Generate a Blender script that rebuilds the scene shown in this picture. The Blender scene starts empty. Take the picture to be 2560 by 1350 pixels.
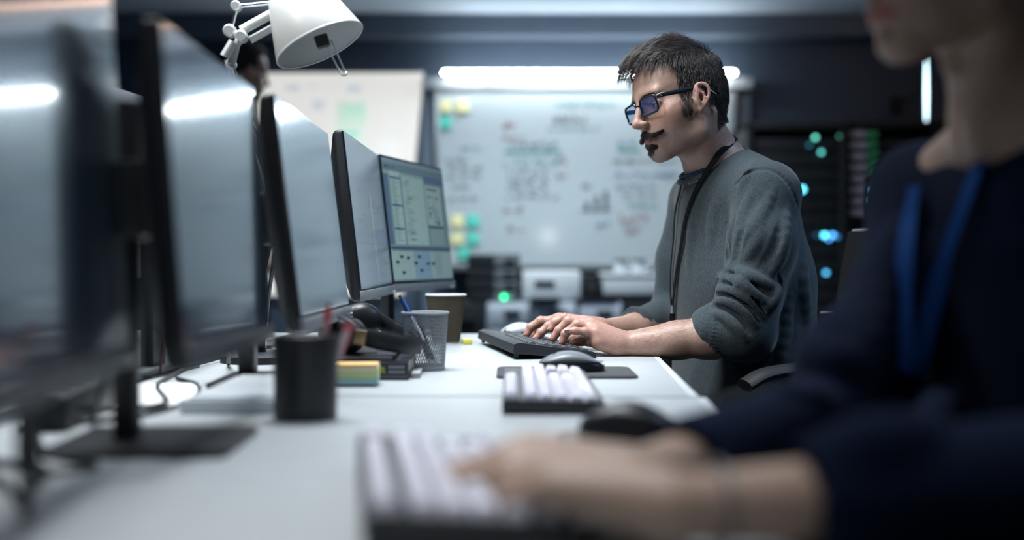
import bpy, bmesh, math, random
import numpy as np
from mathutils import Vector, Matrix, Euler
S = bpy.context.scene
COL = S.collection
PI = math.pi
F = 3100.0            # focal length in pixels of the 2560 wide frame
CZ = 0.92             # camera height
DT = 0.74             # desk top height
# ------------------------------------------------------------------ camera
cam_d = bpy.data.cameras.new('camera'); cam = bpy.data.objects.new('camera', cam_d); COL.objects.link(cam)
cam.location = (0, 0, CZ); cam.rotation_euler = (PI/2, 0, 0)
cam_d.sensor_width = 36; cam_d.lens = F/2560*36; cam_d.shift_y = -25/2560
cam_d.clip_start = .02
cam_d.dof.use_dof = True; cam_d.dof.focus_distance = 2.29; cam_d.dof.aperture_fstop = 1.62
S.camera = cam
S.view_settings.view_transform = 'Standard'; S.view_settings.look = 'None'
S.view_settings.gamma = 1; S.view_settings.use_curve_mapping = False
S.view_settings.exposure = 0.0
S.cycles.use_denoising = True
S.cycles.max_bounces = 7; S.cycles.transparent_max_bounces = 12
S.cycles.sample_clamp_indirect = 4; S.cycles.caustics_reflective = False; S.cycles.caustics_refractive = False
# ------------------------------------------------------------------ world and lamps
wd = bpy.data.worlds.new('world'); S.world = wd; wd.use_nodes = True
wd.node_tree.nodes['Background'].inputs[0].default_value = (.10, .16, .24, 1)
wd.node_tree.nodes['Background'].inputs[1].default_value = .18
def area(name, loc, tgt, sx, sy, power, col, spread=95):
    l = bpy.data.lights.new(name, 'AREA'); l.shape = 'RECTANGLE'; l.size = sx; l.size_y = sy
    l.energy = power; l.color = col; l.spread = math.radians(spread)
    o = bpy.data.objects.new(name, l); COL.objects.link(o); o.location = loc
    d = Vector(tgt)-Vector(loc); o.rotation_euler = d.to_track_quat('-Z', 'Y').to_euler()
    return o
CEIL = 2.47
LIGHTS = [  # ceiling panels: x, y, sx, sy, watts, colour
    (-.9, 3.4, 1.2, .6, 16, (.84, .94, 1), 95),
    (-.1, 4.3, 1.2, .6, 30, (.74, .89, 1), 95),
    (-.5, 2.1, 1.2, .6, 29, (.92, .96, 1), 92),
    (2.0, 4.6, 1.2, .6, 20, (.42, .62, 1), 130),
    (.0, 6.5, 2.0, .5, 62, (.82, .93, 1), 150),  # added wall-wash panel, there to brighten the whiteboard
    (-.30, .72, .6, .6, 3.2, (.95, .97, 1), 60),  # added narrow panel, lights the foreground hands but not the head
    (1.75, 2.15, .6, 1.2, 22, (.50, .70, 1), 125),  # added fill over the aisle for the man's dark back
]
for i, (x, y, sx, sy, w, c, sp) in enumerate(LIGHTS):
    area('panel_light', (x, y, CEIL-.035), (x, y, 0), sx-.04, sy-.04, w, c, sp)

sl = bpy.data.lights.new('added_spot', 'SPOT'); sl.energy = 84; sl.spot_size = math.radians(38); sl.spot_blend = .6; sl.shadow_soft_size = .16; sl.color = (1, .96, .92)  # unseen spot added to brighten the man, narrow enough to miss his neighbour
SPOT = (-1.35, .95, CEIL-.12); so_ = bpy.data.objects.new('added_spot', sl); COL.objects.link(so_); so_.location = SPOT
so_.rotation_euler = (Vector((.42, 2.42, 1.02))-Vector(SPOT)).to_track_quat('-Z', 'Y').to_euler()
RES = .0017          # body mesh resolution
# ------------------------------------------------------------------ helpers
def W(px, py, Y): return Vector(((px-1280)/F*Y, Y, CZ-(py-650)/F*Y))
def D(px, py, z=DT):
    Y = F*(CZ-z)/(py-650.0); return Vector(((px-1280)/F*Y, Y, z))
INV = {}
def thing(name, label, cat, loc=(0, 0, 0), rz=0, group=None):
    o = bpy.data.objects.new(name, None); COL.objects.link(o); o.empty_display_size = .05
    o.location = loc; o.rotation_euler = (0, 0, rz); o['label'] = label; o['category'] = cat
    if group: o['group'] = group
    INV[o.name] = (Matrix.Translation(Vector(loc)) @ Matrix.Rotation(rz, 4, 'Z')).inverted()
    return o
def tag(o, label, cat, group=None):
    o['label'] = label; o['category'] = cat
    if group: o['group'] = group
    return o
def struct(o): o['kind'] = 'structure'; return o
def dup(root, loc=None, rz=None, label=None):
    r = root.copy(); COL.objects.link(r)
    if loc is not None: r.location = loc
    if rz is not None: r.rotation_euler = (0, 0, rz)
    if label: r['label'] = label
    def rec(src, dst):
        for ch in list(src.children):
            c = ch.copy(); COL.objects.link(c); c.parent = dst; rec(ch, c)
    rec(root, r); return r
def link(name, me, mat, parent=None, smooth=True, world=False):
    if smooth:
        me.polygons.foreach_set('use_smooth', [True]*len(me.polygons))
    mats = mat if isinstance(mat, (list, tuple)) else [mat]
    for m in mats: me.materials.append(m)
    o = bpy.data.objects.new(name, me); COL.objects.link(o)
    if parent is not None:
        if world: me.transform(wmat(parent))
        o.parent = parent
    return o
def wmat(parent):
    p = parent
    while p.name not in INV: p = p.parent
    return INV[p.name]
def frame(o, x, y=None, z=None):
    m = Matrix.Identity(4)
    for i, v in enumerate((x, y, z)):
        for j in range(3): m[j][i] = v[j]
    for j in range(3): m[j][3] = o[j]
    return m
def catmull(pts, n=6):
    P = [Vector(p) for p in pts]
    if len(P) < 3: return P
    Q = [P[0]*2-P[1]]+P+[P[-1]*2-P[-2]]; out = []
    for i in range(1, len(Q)-2):
        for k in range(n):
            t = k/n; a, b, c, d = Q[i-1], Q[i], Q[i+1], Q[i+2]
            out.append(.5*((2*b)+(c-a)*t+(2*a-5*b+4*c-d)*t*t+(3*b-a-3*c+d)*t**3))
    out.append(P[-1]); return out
class MB:
    """collects shapes into one mesh"""
    def __init__(s): s.bm = bmesh.new(); s.mi = 0; s.col = None; s.lay = s.bm.verts.layers.float_color.new('Col')
    def _fin(s, vs, fs, M):
        if M is not None:
            for v in vs: v.co = M @ v.co
        for f in fs:
            f.material_index = s.mi
        if s.col is not None:
            for v in vs: v[s.lay] = s.col
    def box(s, c, d, rot=None, bev=0, seg=2, M=None):
        t = bmesh.new()
        bmesh.ops.create_cube(t, size=1)
        for v in t.verts: v.co = Vector((v.co.x*d[0], v.co.y*d[1], v.co.z*d[2]))
        if bev: bmesh.ops.bevel(t, geom=t.edges[:], offset=bev, segments=seg, profile=.6, affect='EDGES')
        m = Matrix.Translation(Vector(c))
        if rot is not None: m = m @ Euler(rot).to_matrix().to_4x4()
        if M is not None: m = M @ m
        s._merge(t, m); return s
    def _merge(s, t, m):
        mp = {}; vs = []; fs = []
        for v in t.verts:
            nv = s.bm.verts.new(m @ v.co if m is not None else v.co); mp[v] = nv; vs.append(nv)
        for f in t.faces:
            try: fs.append(s.bm.faces.new([mp[v] for v in f.verts]))
            except ValueError: pass
        t.free(); s._fin(vs, fs, None)
    def tube(s, pts, r, n=10, cap=True, M=None, flat=None, up=(0, 0, 1)):
        """tube through pts; r number or list; flat = (a,b) factors across / along up"""
        P = [Vector(p) for p in pts]; vs = []; fs = []; rings = []
        U = Vector(up)
        prev = None
        for i, p in enumerate(P):
            a = P[max(i-1, 0)]; b = P[min(i+1, len(P)-1)]; t = (b-a)
            if t.length < 1e-9: t = Vector((1, 0, 0))
            t.normalize()
            if prev is None:
                x = U.cross(t)
                if x.length < 1e-3: x = Vector((1, 0, 0)).cross(t)
            elif flat is not None:
                x = U.cross(t)
                if x.length < 1e-3: x = prev
            else: x = prev - t*prev.dot(t)
            x.normalize(); y = t.cross(x); prev = x
            rr = r[i] if isinstance(r, (list, tuple)) else r
            fx, fy = flat if flat else (1, 1)
            ring = []
            for k in range(n):
                q = 2*PI*k/n; ring.append(s.bm.verts.new(p + x*(math.cos(q)*rr*fx)+y*(math.sin(q)*rr*fy)))
            rings.append(ring); vs += ring
        for i in range(len(rings)-1):
            for k in range(n):
                fs.append(s.bm.faces.new([rings[i][k], rings[i][(k+1) % n], rings[i+1][(k+1) % n], rings[i+1][k]]))
        if cap:
            fs.append(s.bm.faces.new(rings[0][::-1])); fs.append(s.bm.faces.new(rings[-1]))
        s._fin(vs, fs, M); return s
    def ring(s, pts, r, n=8, M=None):
        """closed tube"""
        P = [Vector(p) for p in pts]; N = len(P); vs = []; fs = []; rings = []
        c = sum(P, Vector())/N
        for i in range(N):
            t = (P[(i+1) % N]-P[i-1]).normalized(); x = (P[i]-c); x = (x-t*x.dot(t)).normalized(); y = t.cross(x)
            ring = [s.bm.verts.new(P[i]+x*(math.cos(2*PI*k/n)*r)+y*(math.sin(2*PI*k/n)*r)) for k in range(n)]
            rings.append(ring); vs += ring
        for i in range(N):
            for k in range(n):
                j = (i+1) % N
                fs.append(s.bm.faces.new([rings[i][k], rings[i][(k+1) % n], rings[j][(k+1) % n], rings[j][k]]))
        s._fin(vs, fs, M); return s
    def lathe(s, prof, n=32, M=None, sq=1.0):
        vs = []; fs = []; rings = []
        for (r, z) in prof:
            if r < 1e-6: v = s.bm.verts.new((0, 0, z)); rings.append([v]); vs.append(v); continue
            ring = [s.bm.verts.new((math.cos(2*PI*k/n)*r, math.sin(2*PI*k/n)*r*sq, z)) for k in range(n)]
            rings.append(ring); vs += ring
        for a, b in zip(rings, rings[1:]):
            for k in range(n):
                k2 = (k+1) % n
                if len(a) == 1 and len(b) == 1: break
                if len(a) == 1: q = [a[0], b[k2], b[k]]
                elif len(b) == 1: q = [a[k], a[k2], b[0]]
                else: q = [a[k], a[k2], b[k2], b[k]]
                fs.append(s.bm.faces.new(q))
        s._fin(vs, fs, M); return s
    def prism(s, out, z0, z1, bev=0, M=None):
        t = bmesh.new(); vs = [t.verts.new((x, y, z0)) for x, y in out]; f = t.faces.new(vs)
        r = bmesh.ops.extrude_face_region(t, geom=[f])
        for v in [g for g in r['geom'] if isinstance(g, bmesh.types.BMVert)]: v.co.z = z1
        bmesh.ops.recalc_face_normals(t, faces=t.faces[:])
        if bev: bmesh.ops.bevel(t, geom=[e for e in t.edges if abs(e.verts[0].co.z-e.verts[1].co.z) < 1e-7], offset=bev, segments=2, profile=.6, affect='EDGES')
        s._merge(t, M); return s
    def quad(s, pts, M=None):
        vs = [s.bm.verts.new(p) for p in pts]; s._fin(vs, [s.bm.faces.new(vs)], M); return s
    def ball(s, c, r, n=12, M=None, sc=(1, 1, 1)):
        t = bmesh.new(); bmesh.ops.create_uvsphere(t, u_segments=n*2, v_segments=n, radius=r)
        m = Matrix.Translation(Vector(c)) @ Matrix.Diagonal((*sc, 1))
        if M is not None: m = M @ m
        s._merge(t, m); return s
    def out(s, name, mat, parent=None, world=False, smooth=True, auto=True):
        bmesh.ops.recalc_face_normals(s.bm, faces=s.bm.faces[:])
        me = bpy.data.meshes.new(name); s.bm.to_mesh(me); s.bm.free()
        o = link(name, me, mat, parent, smooth, world)
        if smooth and auto:
            try: me.set_sharp_from_angle(angle=math.radians(40))
            except Exception: pass
        return o
def rrect(w, h, r, n=5):
    o = []
    for cx, cy, a in ((w/2-r, h/2-r, 0), (-w/2+r, h/2-r, 90), (-w/2+r, -h/2+r, 180), (w/2-r, -h/2+r, 270)):
        for k in range(n+1):
            q = math.radians(a+90*k/n); o.append((cx+r*math.cos(q), cy+r*math.sin(q)))
    return o
# ------------------------------------------------------------------ materials
def mat(name, col=(.5, .5, .5), rough=.5, metal=0, spec=.5, noise=None, bump=None, emit=None, vcol=False, alpha=1, sheen=0, trans=0, sss=0, ior=None, coat=0):
    m = bpy.data.materials.new(name); m.use_nodes = True; nt = m.node_tree; b = nt.nodes['Principled BSDF']
    b.inputs['Base Color'].default_value = (*col, 1); b.inputs['Roughness'].default_value = rough
    b.inputs['Metallic'].default_value = metal; b.inputs['Specular IOR Level'].default_value = spec
    if ior: b.inputs['IOR'].default_value = ior
    if alpha < 1: b.inputs['Alpha'].default_value = alpha
    if coat: b.inputs['Coat Weight'].default_value = coat; b.inputs['Coat Roughness'].default_value = .05
    if sheen: b.inputs['Sheen Weight'].default_value = sheen; b.inputs['Sheen Roughness'].default_value = .4
    if trans: b.inputs['Transmission Weight'].default_value = trans
    if sss:
        b.inputs['Subsurface Weight'].default_value = sss; b.inputs['Subsurface Radius'].default_value = (1, .35, .2); b.inputs['Subsurface Scale'].default_value = .008
    src = None
    if vcol:
        a = nt.nodes.new('ShaderNodeAttribute'); a.attribute_name = 'Col'; src = a.outputs['Color']
    if noise:   # (scale, amount, stretch)
        tc = nt.nodes.new('ShaderNodeTexCoord'); mp = nt.nodes.new('ShaderNodeMapping'); mp.inputs['Scale'].default_value = noise[2] if len(noise) > 2 else (1, 1, 1)
        nt.links.new(tc.outputs['Object'], mp.inputs[0])
        nz = nt.nodes.new('ShaderNodeTexNoise'); nz.inputs['Scale'].default_value = noise[0]; nz.inputs['Detail'].default_value = 5
        nt.links.new(mp.outputs[0], nz.inputs['Vector'])
        mr = nt.nodes.new('ShaderNodeMapRange'); mr.inputs[1].default_value = .3; mr.inputs[2].default_value = .7
        mr.inputs[3].default_value = 1-noise[1]; mr.inputs[4].default_value = 1+noise[1]
        nt.links.new(nz.outputs[0], mr.inputs[0])
        vm = nt.nodes.new('ShaderNodeVectorMath'); vm.operation = 'SCALE'; nt.links.new(mr.outputs[0], vm.inputs['Scale'])
        if src: nt.links.new(src, vm.inputs[0])
        else: vm.inputs[0].default_value = col
        src = vm.outputs[0]
    if src: nt.links.new(src, b.inputs['Base Color'])
    if bump:    # (scale, strength, distance, stretch)
        tc = nt.nodes.new('ShaderNodeTexCoord'); mp = nt.nodes.new('ShaderNodeMapping'); mp.inputs['Scale'].default_value = bump[3] if len(bump) > 3 else (1, 1, 1)
        nt.links.new(tc.outputs['Object'], mp.inputs[0])
        nz = nt.nodes.new('ShaderNodeTexNoise'); nz.inputs['Scale'].default_value = bump[0]; nz.inputs['Detail'].default_value = 4
        nt.links.new(mp.outputs[0], nz.inputs['Vector'])
        bp = nt.nodes.new('ShaderNodeBump'); bp.inputs['Strength'].default_value = bump[1]; bp.inputs['Distance'].default_value = bump[2]
        nt.links.new(nz.outputs[0], bp.inputs['Height']); nt.links.new(bp.outputs[0], b.inputs['Normal'])
    if emit is not None:
        b.inputs['Emission Strength'].default_value = emit[1]
        if emit[0] is None: nt.links.new(src, b.inputs['Emission Color'])
        else: b.inputs['Emission Color'].default_value = (*emit[0], 1)
    return m
M = {}
M['plastic_black'] = mat('plastic_black', (.012, .014, .017), .38, bump=(900, .05, .001))
M['plastic_dark'] = mat('plastic_dark', (.015, .019, .023), .5, spec=.35, bump=(700, .05, .001))
M['plastic_grey'] = mat('plastic_grey', (.16, .18, .2), .4, noise=(30, .04))
M['bezel_silver'] = mat('bezel_silver', (.24, .27, .30), .35, metal=.2, noise=(40, .04))
M['plastic_white'] = mat('plastic_white', (.68, .72, .75), .45, noise=(30, .02))
M['keycap_white'] = mat('keycap_white', (.76, .76, .84), .5, noise=(60, .03))
M['key_black'] = mat('key_black', (.035, .042, .048), .5, noise=(90, .05))
M['chrome'] = mat('chrome', (.78, .82, .85), .16, metal=1, noise=(30, .02))
M['steel'] = mat('steel', (.5, .53, .56), .3, metal=1, noise=(50, .04))
M['screen'] = mat('screen', (.020, .032, .044), .23, spec=.8, ior=1.5, noise=(8, .02), coat=1)
M['screen'].node_tree.nodes['Principled BSDF'].inputs['Coat Roughness'].default_value = .09
M['screen'].node_tree.nodes['Principled BSDF'].inputs['Coat IOR'].default_value = 1.62
M['screen'].node_tree.nodes['Principled BSDF'].inputs['Coat Tint'].default_value = (.76, .89, 1, 1)
M['bezel_dark'] = mat('bezel_dark', (.05, .056, .066), .45, noise=(40, .04))
M['wire'] = mat('wire_grey', (.36, .39, .41), .4, metal=.3, noise=(50, .04))
M['trim_white'] = mat('trim_white', (.45, .49, .53), .5, noise=(10, .03))
M['armrest'] = mat('armrest_pad', (.010, .012, .014), .6, noise=(40, .05), spec=.3)
M['satin'] = mat('satin_metal', (.58, .61, .63), .32, metal=.4, noise=(50, .03))
M['back_grey'] = mat('back_grey', (.06, .068, .08), .45, noise=(30, .05))
M['dull_metal'] = mat('dull_metal', (.16, .17, .18), .5, metal=.3, noise=(50, .04))
M['desk'] = mat('desk', (.385, .415, .43), .45, noise=(14, .035, (1, 4, 1)), bump=(60, .03, .001, (1, 4, 1)))
M['desk_edge'] = mat('desk_edge', (.5, .54, .56), .4, noise=(20, .03))
M['rubber'] = mat('rubber', (.02, .023, .027), .75, noise=(80, .08), bump=(1500, .2, .0005))
M['paper'] = mat('paper', (.72, .74, .74), .7, noise=(20, .03))
M['vpaper'] = mat('coloured_paper', (.5, .5, .5), .65, noise=(30, .04), vcol=True)
M['lamp_white'] = mat('lamp_white', (.66, .69, .68), .35, noise=(20, .02))
M['card'] = mat('corrugated_card', (.085, .072, .052), .75, noise=(60, .1), bump=(200, .1, .001))
M['wall'] = mat('wall_paint', (.058, .088, .135), .6, noise=(3, .06), bump=(90, .05, .002))
M['wall_light'] = mat('column_paint', (.14, .19, .25), .6, noise=(4, .05))
M['ceiling'] = mat('ceiling_paint', (.60, .70, .82), .7, noise=(2, .04))
M['soffit'] = mat('soffit_paint', (.13, .165, .22), .6, noise=(4, .05))
M['floor'] = mat('floor_carpet', (.05, .06, .075), .9, noise=(120, .2), bump=(300, .3, .003))
M['board'] = mat('whiteboard_enamel', (.52, .60, .64), .30, noise=(2, .03), coat=1)
M['board'].node_tree.nodes['Principled BSDF'].inputs['Coat Roughness'].default_value = .08
M['warm'] = mat('warm_glow', (1, 1, 1), .5, emit=((1, .62, .42), 7), noise=(5, .01))
M['alu'] = mat('brushed_aluminium', (.34, .38, .41), .35, metal=.8, noise=(40, .06, (1, 1, 20)))
M['ink'] = mat('marker_ink', (.1, .1, .1), .5, noise=(60, .2), vcol=True)
M['tube'] = mat('tube_glow', (1, 1, 1), .5, emit=((.90, .98, 1.0), 48), noise=(5, .01))
M['tube_dim'] = mat('tube_glow_dim', (1, 1, 1), .5, emit=((.62, .88, 1.0), 6), noise=(5, .01))
M['led'] = mat('led_glow', (1, 1, 1), .5, emit=(None, 5), vcol=True)
M['cab_grey'] = mat('cabinet_grey', (.48, .53, .60), .5, noise=(10, .04))
M['rack'] = mat('rack_black', (.012, .014, .016), .5, noise=(20, .1))
M['cable'] = mat('cable_rubber', (.012, .013, .015), .45, noise=(60, .1))
M['fabric_dark'] = mat('fabric_dark', (.007, .008, .010), .9, spec=.15, noise=(300, .2), bump=(900, .3, .001))
# ------------------------------------------------------------------ the room
BW = 8.0; XL = -4.2; XR = 4.6; YF = -2.2
struct(MB().box(((XL+XR)/2, (YF+BW)/2, -.05), (XR-XL+.4, BW-YF+.4, .1)).out('floor', M['floor']))
struct(MB().box(((XL+XR)/2, (YF+BW)/2, CEIL+.05), (XR-XL+.4, BW-YF+.4, .1)).out('ceiling', M['ceiling']))
struct(MB().box(((XL+XR)/2, BW+.05, CEIL/2), (XR-XL+.4, .1, CEIL)).out('wall_back', M['wall']))
struct(MB().box((XL-.05, (YF+BW)/2, CEIL/2), (.1, BW-YF, CEIL)).out('wall_left', M['wall']))
struct(MB().box((XR+.05, (YF+BW)/2, CEIL/2), (.1, BW-YF, CEIL)).out('wall_right', M['wall']))
struct(MB().box(((XL+XR)/2, YF-.05, CEIL/2), (XR-XL+.4, .1, CEIL)).out('wall_front', M['wall']))
struct(MB().box(((XL+XR)/2, BW-.11, CEIL-.07), (XR-XL, .2, .14), bev=.012).out('trim_1', M['soffit']))
struct(MB().box(((XL+XR)/2, BW-.012, .05), (XR-XL, .024, .1), bev=.004).out('baseboard_back', M['soffit']))
# column strips either side of the whiteboard
struct(MB().box((W(1070, 0, 7.96).x, 7.96, 1.02), (.07, .08, 2.04), bev=.004).out('trim_2', M['wall_light']))
struct(MB().box((W(1856, 0, 7.96).x, 7.96, 1.02), (.09, .08, 2.04), bev=.004).out('trim_3', M['wall_light']))
struct(MB().box(((W(1066, 0, 7.9).x+W(1868, 0, 7.9).x)/2, 7.93, W(0, 211, 7.93).z), (W(1880, 0, 7.9).x-W(1056, 0, 7.9).x, .14, .07), bev=.008).out('trim_4', M['trim_white']))
gl = [('white ceiling light panel over the far left corner of the desk rows', 0)]
names = ['square-edged white ceiling light panel above the left side of the far desk', 'white ceiling light panel between the desks and the whiteboard',
         'white ceiling light panel right above the near monitors', 'bluish ceiling light panel towards the server racks', 'long bluish unseen ceiling panel added to brighten the whiteboard', 'small square unseen ceiling panel added to light the hands at the nearest keyboard', 'bluish unseen ceiling panel added over the aisle to light the back of the man']
for i, (x, y, sx, sy, w, c, sp) in enumerate(LIGHTS):
    t = thing('ceiling_light', names[i], 'ceiling light', (x, y, CEIL-.03), 0, 'ceiling light panels')
    b = MB()
    for dx, dy, lx, ly in ((0, sy/2, sx+.03, .03), (0, -sy/2, sx+.03, .03), (sx/2, 0, .03, sy), (-sx/2, 0, .03, sy)):
        b.box((dx, dy, .01), (lx, ly, .04))
    b.out('frame', M['bezel_silver'], t)
    MB().box((0, 0, .02), (sx, sy, .01)).out('diffuser', M['plastic_white'], t)
# ------------------------------------------------------------------ tube lights
t = thing('tube_light', 'long horizontal glowing tube light mounted above the whiteboard', 'light', W(1473, 182, 7.76))
hw = (1838-1108)/2/F*7.76
MB().tube([(-hw, 0, 0), (-hw+.01, 0, 0), (0, 0, 0), (hw-.01, 0, 0), (hw, 0, 0)], [.005, .0115, .0115, .0115, .005], 16).out('tube', M['tube'], t)
for s in (-1, 1): MB().box((s*hw*.7, .115, -.01), (.03, .21, .02)).box((s*hw*.7, .23, 0), (.06, .02, .06)).out('bracket', M['alu'], t)
t = thing('tube_light', 'short upright glowing tube light behind the person in navy', 'light', W(2316, 230, 7.4))
hh = 84/F*7.4
MB().tube([(0, 0, -hh), (0, 0, -hh*.7), (0, 0, 0), (0, 0, hh*.7), (0, 0, hh)], [.002, .005, .007, .005, .002], 14).out('tube', M['tube_dim'], t)
MB().box((0, .06, 0), (.02, .08, .3)).box((0, .31, 0), (.02, .5, .02)).box((0, .575, 0), (.06, .03, .1)).out('bracket', M['plastic_dark'], t)
# ------------------------------------------------------------------ whiteboard
YB = 7.86
p0 = W(1092, 222, YB); p1 = W(1832, 668, YB); bw = p1.x-p0.x; bh = p0.z-p1.z
wb = thing('whiteboard', 'large wall whiteboard covered in marker notes under the long tube light', 'whiteboard', ((p0.x+p1.x)/2, YB, (p0.z+p1.z)/2), -.0245)
MB().box((0, .02, 0), (bw, .03, bh)).out('writing_surface', M['board'], wb)
b = MB()
for dx, dz, lx, lz in ((0, bh/2, bw+.04, .03), (0, -bh/2, bw+.04, .03), (bw/2, 0, .03, bh), (-bw/2, 0, .03, bh)): b.box((dx, .015, dz), (lx, .05, lz), bev=.004)
b.out('frame', M['alu'], wb)
MB().box((0, -.03, -bh/2-.012), (bw*.9, .09, .012), bev=.003).box((0, -.072, -bh/2-.002), (bw*.9, .006, .02)).out('pen_tray', M['alu'], wb)
rnd = random.Random(5)
def scr(b, px0, px1, py, h, col, dens=1.0):
    """a line of handwriting strokes on the board between two x positions"""
    b.col = (*col, 1); x = px0
    while x < px1:
        w = rnd.uniform(14, 34)
        if rnd.random() < dens:
            pts = []
            xx = x
            while xx < min(x+w, px1):
                pts.append((xx, py+rnd.uniform(-h/2, h/2))); xx += rnd.uniform(2.2, 4)
            if len(pts) > 2:
                P = [W(a, c, YB)-wb.location for a, c in pts]
                b.tube([Vector((p.x, .0035, p.z)) for p in P], .0042, 4)
        x += w+rnd.uniform(4, 9)
DK = (.03, .04, .07); TL = (.02, .25, .25); RD = (.25, .05, .06); BL = (.05, .08, .25)
b = MB()
for px0, px1, py, h, c in [(1150, 1215, 370, 12, TL), (1115, 1180, 402, 14, DK), (1118, 1205, 420, 14, DK), (1112, 1200, 440, 14, DK), (1130, 1175, 468, 10, DK), (1120, 1195, 497, 12, DK),
        (1275, 1400, 362, 18, DK), (1258, 1300, 315, 26, RD), (1255, 1310, 345, 10, RD), (1285, 1400, 405, 14, TL), (1255, 1270, 408, 12, TL), (1285, 1370, 428, 16, DK), (1275, 1370, 450, 16, DK),
        (1280, 1365, 470, 16, DK), (1285, 1395, 492, 14, DK), (1395, 1420, 400, 26, RD), (1390, 1415, 440, 22, RD), (1385, 1470, 300, 26, DK), (1370, 1500, 322, 5, TL), (1390, 1540, 262, 18, TL),
        (1545, 1600, 360, 20, TL), (1530, 1690, 402, 16, DK), (1535, 1690, 438, 14, BL), (1540, 1640, 468, 14, BL), (1560, 1640, 490, 12, DK), (1570, 1645, 515, 14, TL),
        (1650, 1700, 440, 16, BL), (1255, 1320, 525, 20, RD), (1270, 1320, 570, 30, RD), (1490, 1525, 560, 26, BL), (1550, 1620, 545, 30, RD), (1560, 1600, 575, 24, RD), (1455, 1480, 465, 14, DK)]:
    scr(b, px0, px1, py, h, c)
b.out('marker_writing', M['ink'], wb, smooth=False)['kind'] = 'stuff'
def bar(b, px0, py0, px1, py1, col, nm='marker_bar'):
    b = MB()
    a = W(px0, py0, YB)-wb.location; c = W(px1, py1, YB)-wb.location; b.col = (*col, 1)
    b.box(((a.x+c.x)/2, .003, (a.z+c.z)/2), (abs(c.x-a.x), .003, abs(a.z-c.z)))
    b.out(nm, M['ink'], wb, smooth=False)
bar(b, 1262, 376, 1402, 383, TL); bar(b, 1545, 374, 1600, 380, TL)
for x0, y0 in ((1463, 505), (1487, 490), (1510, 478)): bar(b, x0, y0, x0+9, 524, DK)
bar(b, 1452, 525, 1528, 528, DK)
for py in range(420, 500, 24): bar(b, 1268, py, 1274, py+7, TL)
# sticky notes: each its own sheet
SY = (.80, .78, .42); ST = (.10, .62, .50)
M['note_yellow'] = mat('note_yellow', SY, .7, noise=(20, .03)); M['note_teal'] = mat('note_teal', ST, .7, noise=(20, .03))
for px, py, m, lab in [(1112, 265, 'note_yellow', 'pale yellow sticky note in the top left corner of the whiteboard'), (1155, 265, 'note_yellow', 'pale yellow sticky note second from the left in the top corner of the whiteboard'),
        (1112, 305, 'note_teal', 'lone teal sticky note below the top corner yellow one'), (1142, 553, 'note_yellow', 'upper yellow sticky note of the lower left cluster beside the monitor'),
        (1142, 597, 'note_yellow', 'lower yellow sticky note of the lower left cluster beside the monitor'), (1182, 553, 'note_teal', 'upper teal sticky note of the lower left cluster'),
        (1182, 597, 'note_teal', 'middle teal sticky note of the lower left cluster'), (1160, 634, 'note_teal', 'lowest teal sticky note just above the stack of black equipment')]:
    p = W(px, py, YB); s = .082
    bm = bmesh.new(); vs = {}
    for i in range(5):
        for j in range(5):
            u = i/4-.5; v = j/4-.5
            bend = -.012*max(0, -v+.1)**1.5*2
            for k in (0, 1): vs[i, j, k] = bm.verts.new((u*s, bend-.0006*k, v*s))
    for i in range(4):
        for j in range(4):
            for k in (0, 1): bm.faces.new([vs[i, j, k], vs[i+1, j, k], vs[i+1, j+1, k], vs[i, j+1, k]])
    for i in range(4):
        for e in ((i, 0, i+1, 0), (i, 4, i+1, 4), (0, i, 0, i+1), (4, i, 4, i+1)):
            bm.faces.new([vs[e[0], e[1], 0], vs[e[2], e[3], 0], vs[e[2], e[3], 1], vs[e[0], e[1], 1]])
    bmesh.ops.recalc_face_normals(bm, faces=bm.faces[:])
    me = bpy.data.meshes.new('sticky_note'); bm.to_mesh(me); bm.free()
    o = link('sticky_note', me, M[m]); o.location = (p.x, YB+.0035-.0245*(p.x-wb.location.x)-.0015, p.z); o.rotation_euler = (0, rnd.uniform(-.05, .05), 0)
    tag(o, lab, 'sticky note', 'sticky notes on the whiteboard')
# ------------------------------------------------------------------ projected chart on a pull-down screen
YP = 7.93
ps = thing('projection_screen', 'bright off-white projection screen showing pale charts on the left of the back wall', 'screen', W(850, 400, YP))
L = ps.location
def pq(px, py, dy=0): v = W(px, py, YP)-L; v.y = dy; return v
b = MB()
out = [pq(640, 183), pq(1059, 181), pq(1006, 738), pq(668, 738)]
front = out; back = [v+Vector((0, .012, 0)) for v in out]
for i in range(4): b.quad([front[i], front[(i+1) % 4], back[(i+1) % 4], back[i]])
b.quad(back[::-1]); b.quad(front)
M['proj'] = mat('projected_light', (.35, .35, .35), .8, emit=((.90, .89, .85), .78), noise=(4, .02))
b.out('screen_sheet', M['proj'], ps, smooth=False)
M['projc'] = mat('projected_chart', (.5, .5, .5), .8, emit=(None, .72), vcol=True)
def pr(px0, py0, px1, py1, col, dy=-.002, b=None):
    own = b is None
    if own: b = MB()
    b.col = (*col, 1); b.box(((pq(px0, 0).x+pq(px1, 0).x)/2, dy, (pq(0, py0).z+pq(0, py1).z)/2), (pq(px1, 0).x-pq(px0, 0).x, .002, abs(pq(0, py0).z-pq(0, py1).z)))
    if own: b.out('chart_block', M['projc'], ps, smooth=False)
tx = MB()
G = (.62, .78, .66); G2 = (.35, .72, .58); V = (.66, .70, .74)
pr(842, 252, 918, 318, G); pr(862, 274, 912, 282, G2, -.005); pr(842, 325, 900, 338, G2, -.004); pr(842, 338, 905, 420, G)
pr(715, 212, 750, 228, V); pr(765, 213, 795, 219, V); pr(866, 213, 905, 232, V); pr(780, 250, 812, 278, V); pr(820, 214, 850, 217, V)
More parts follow.
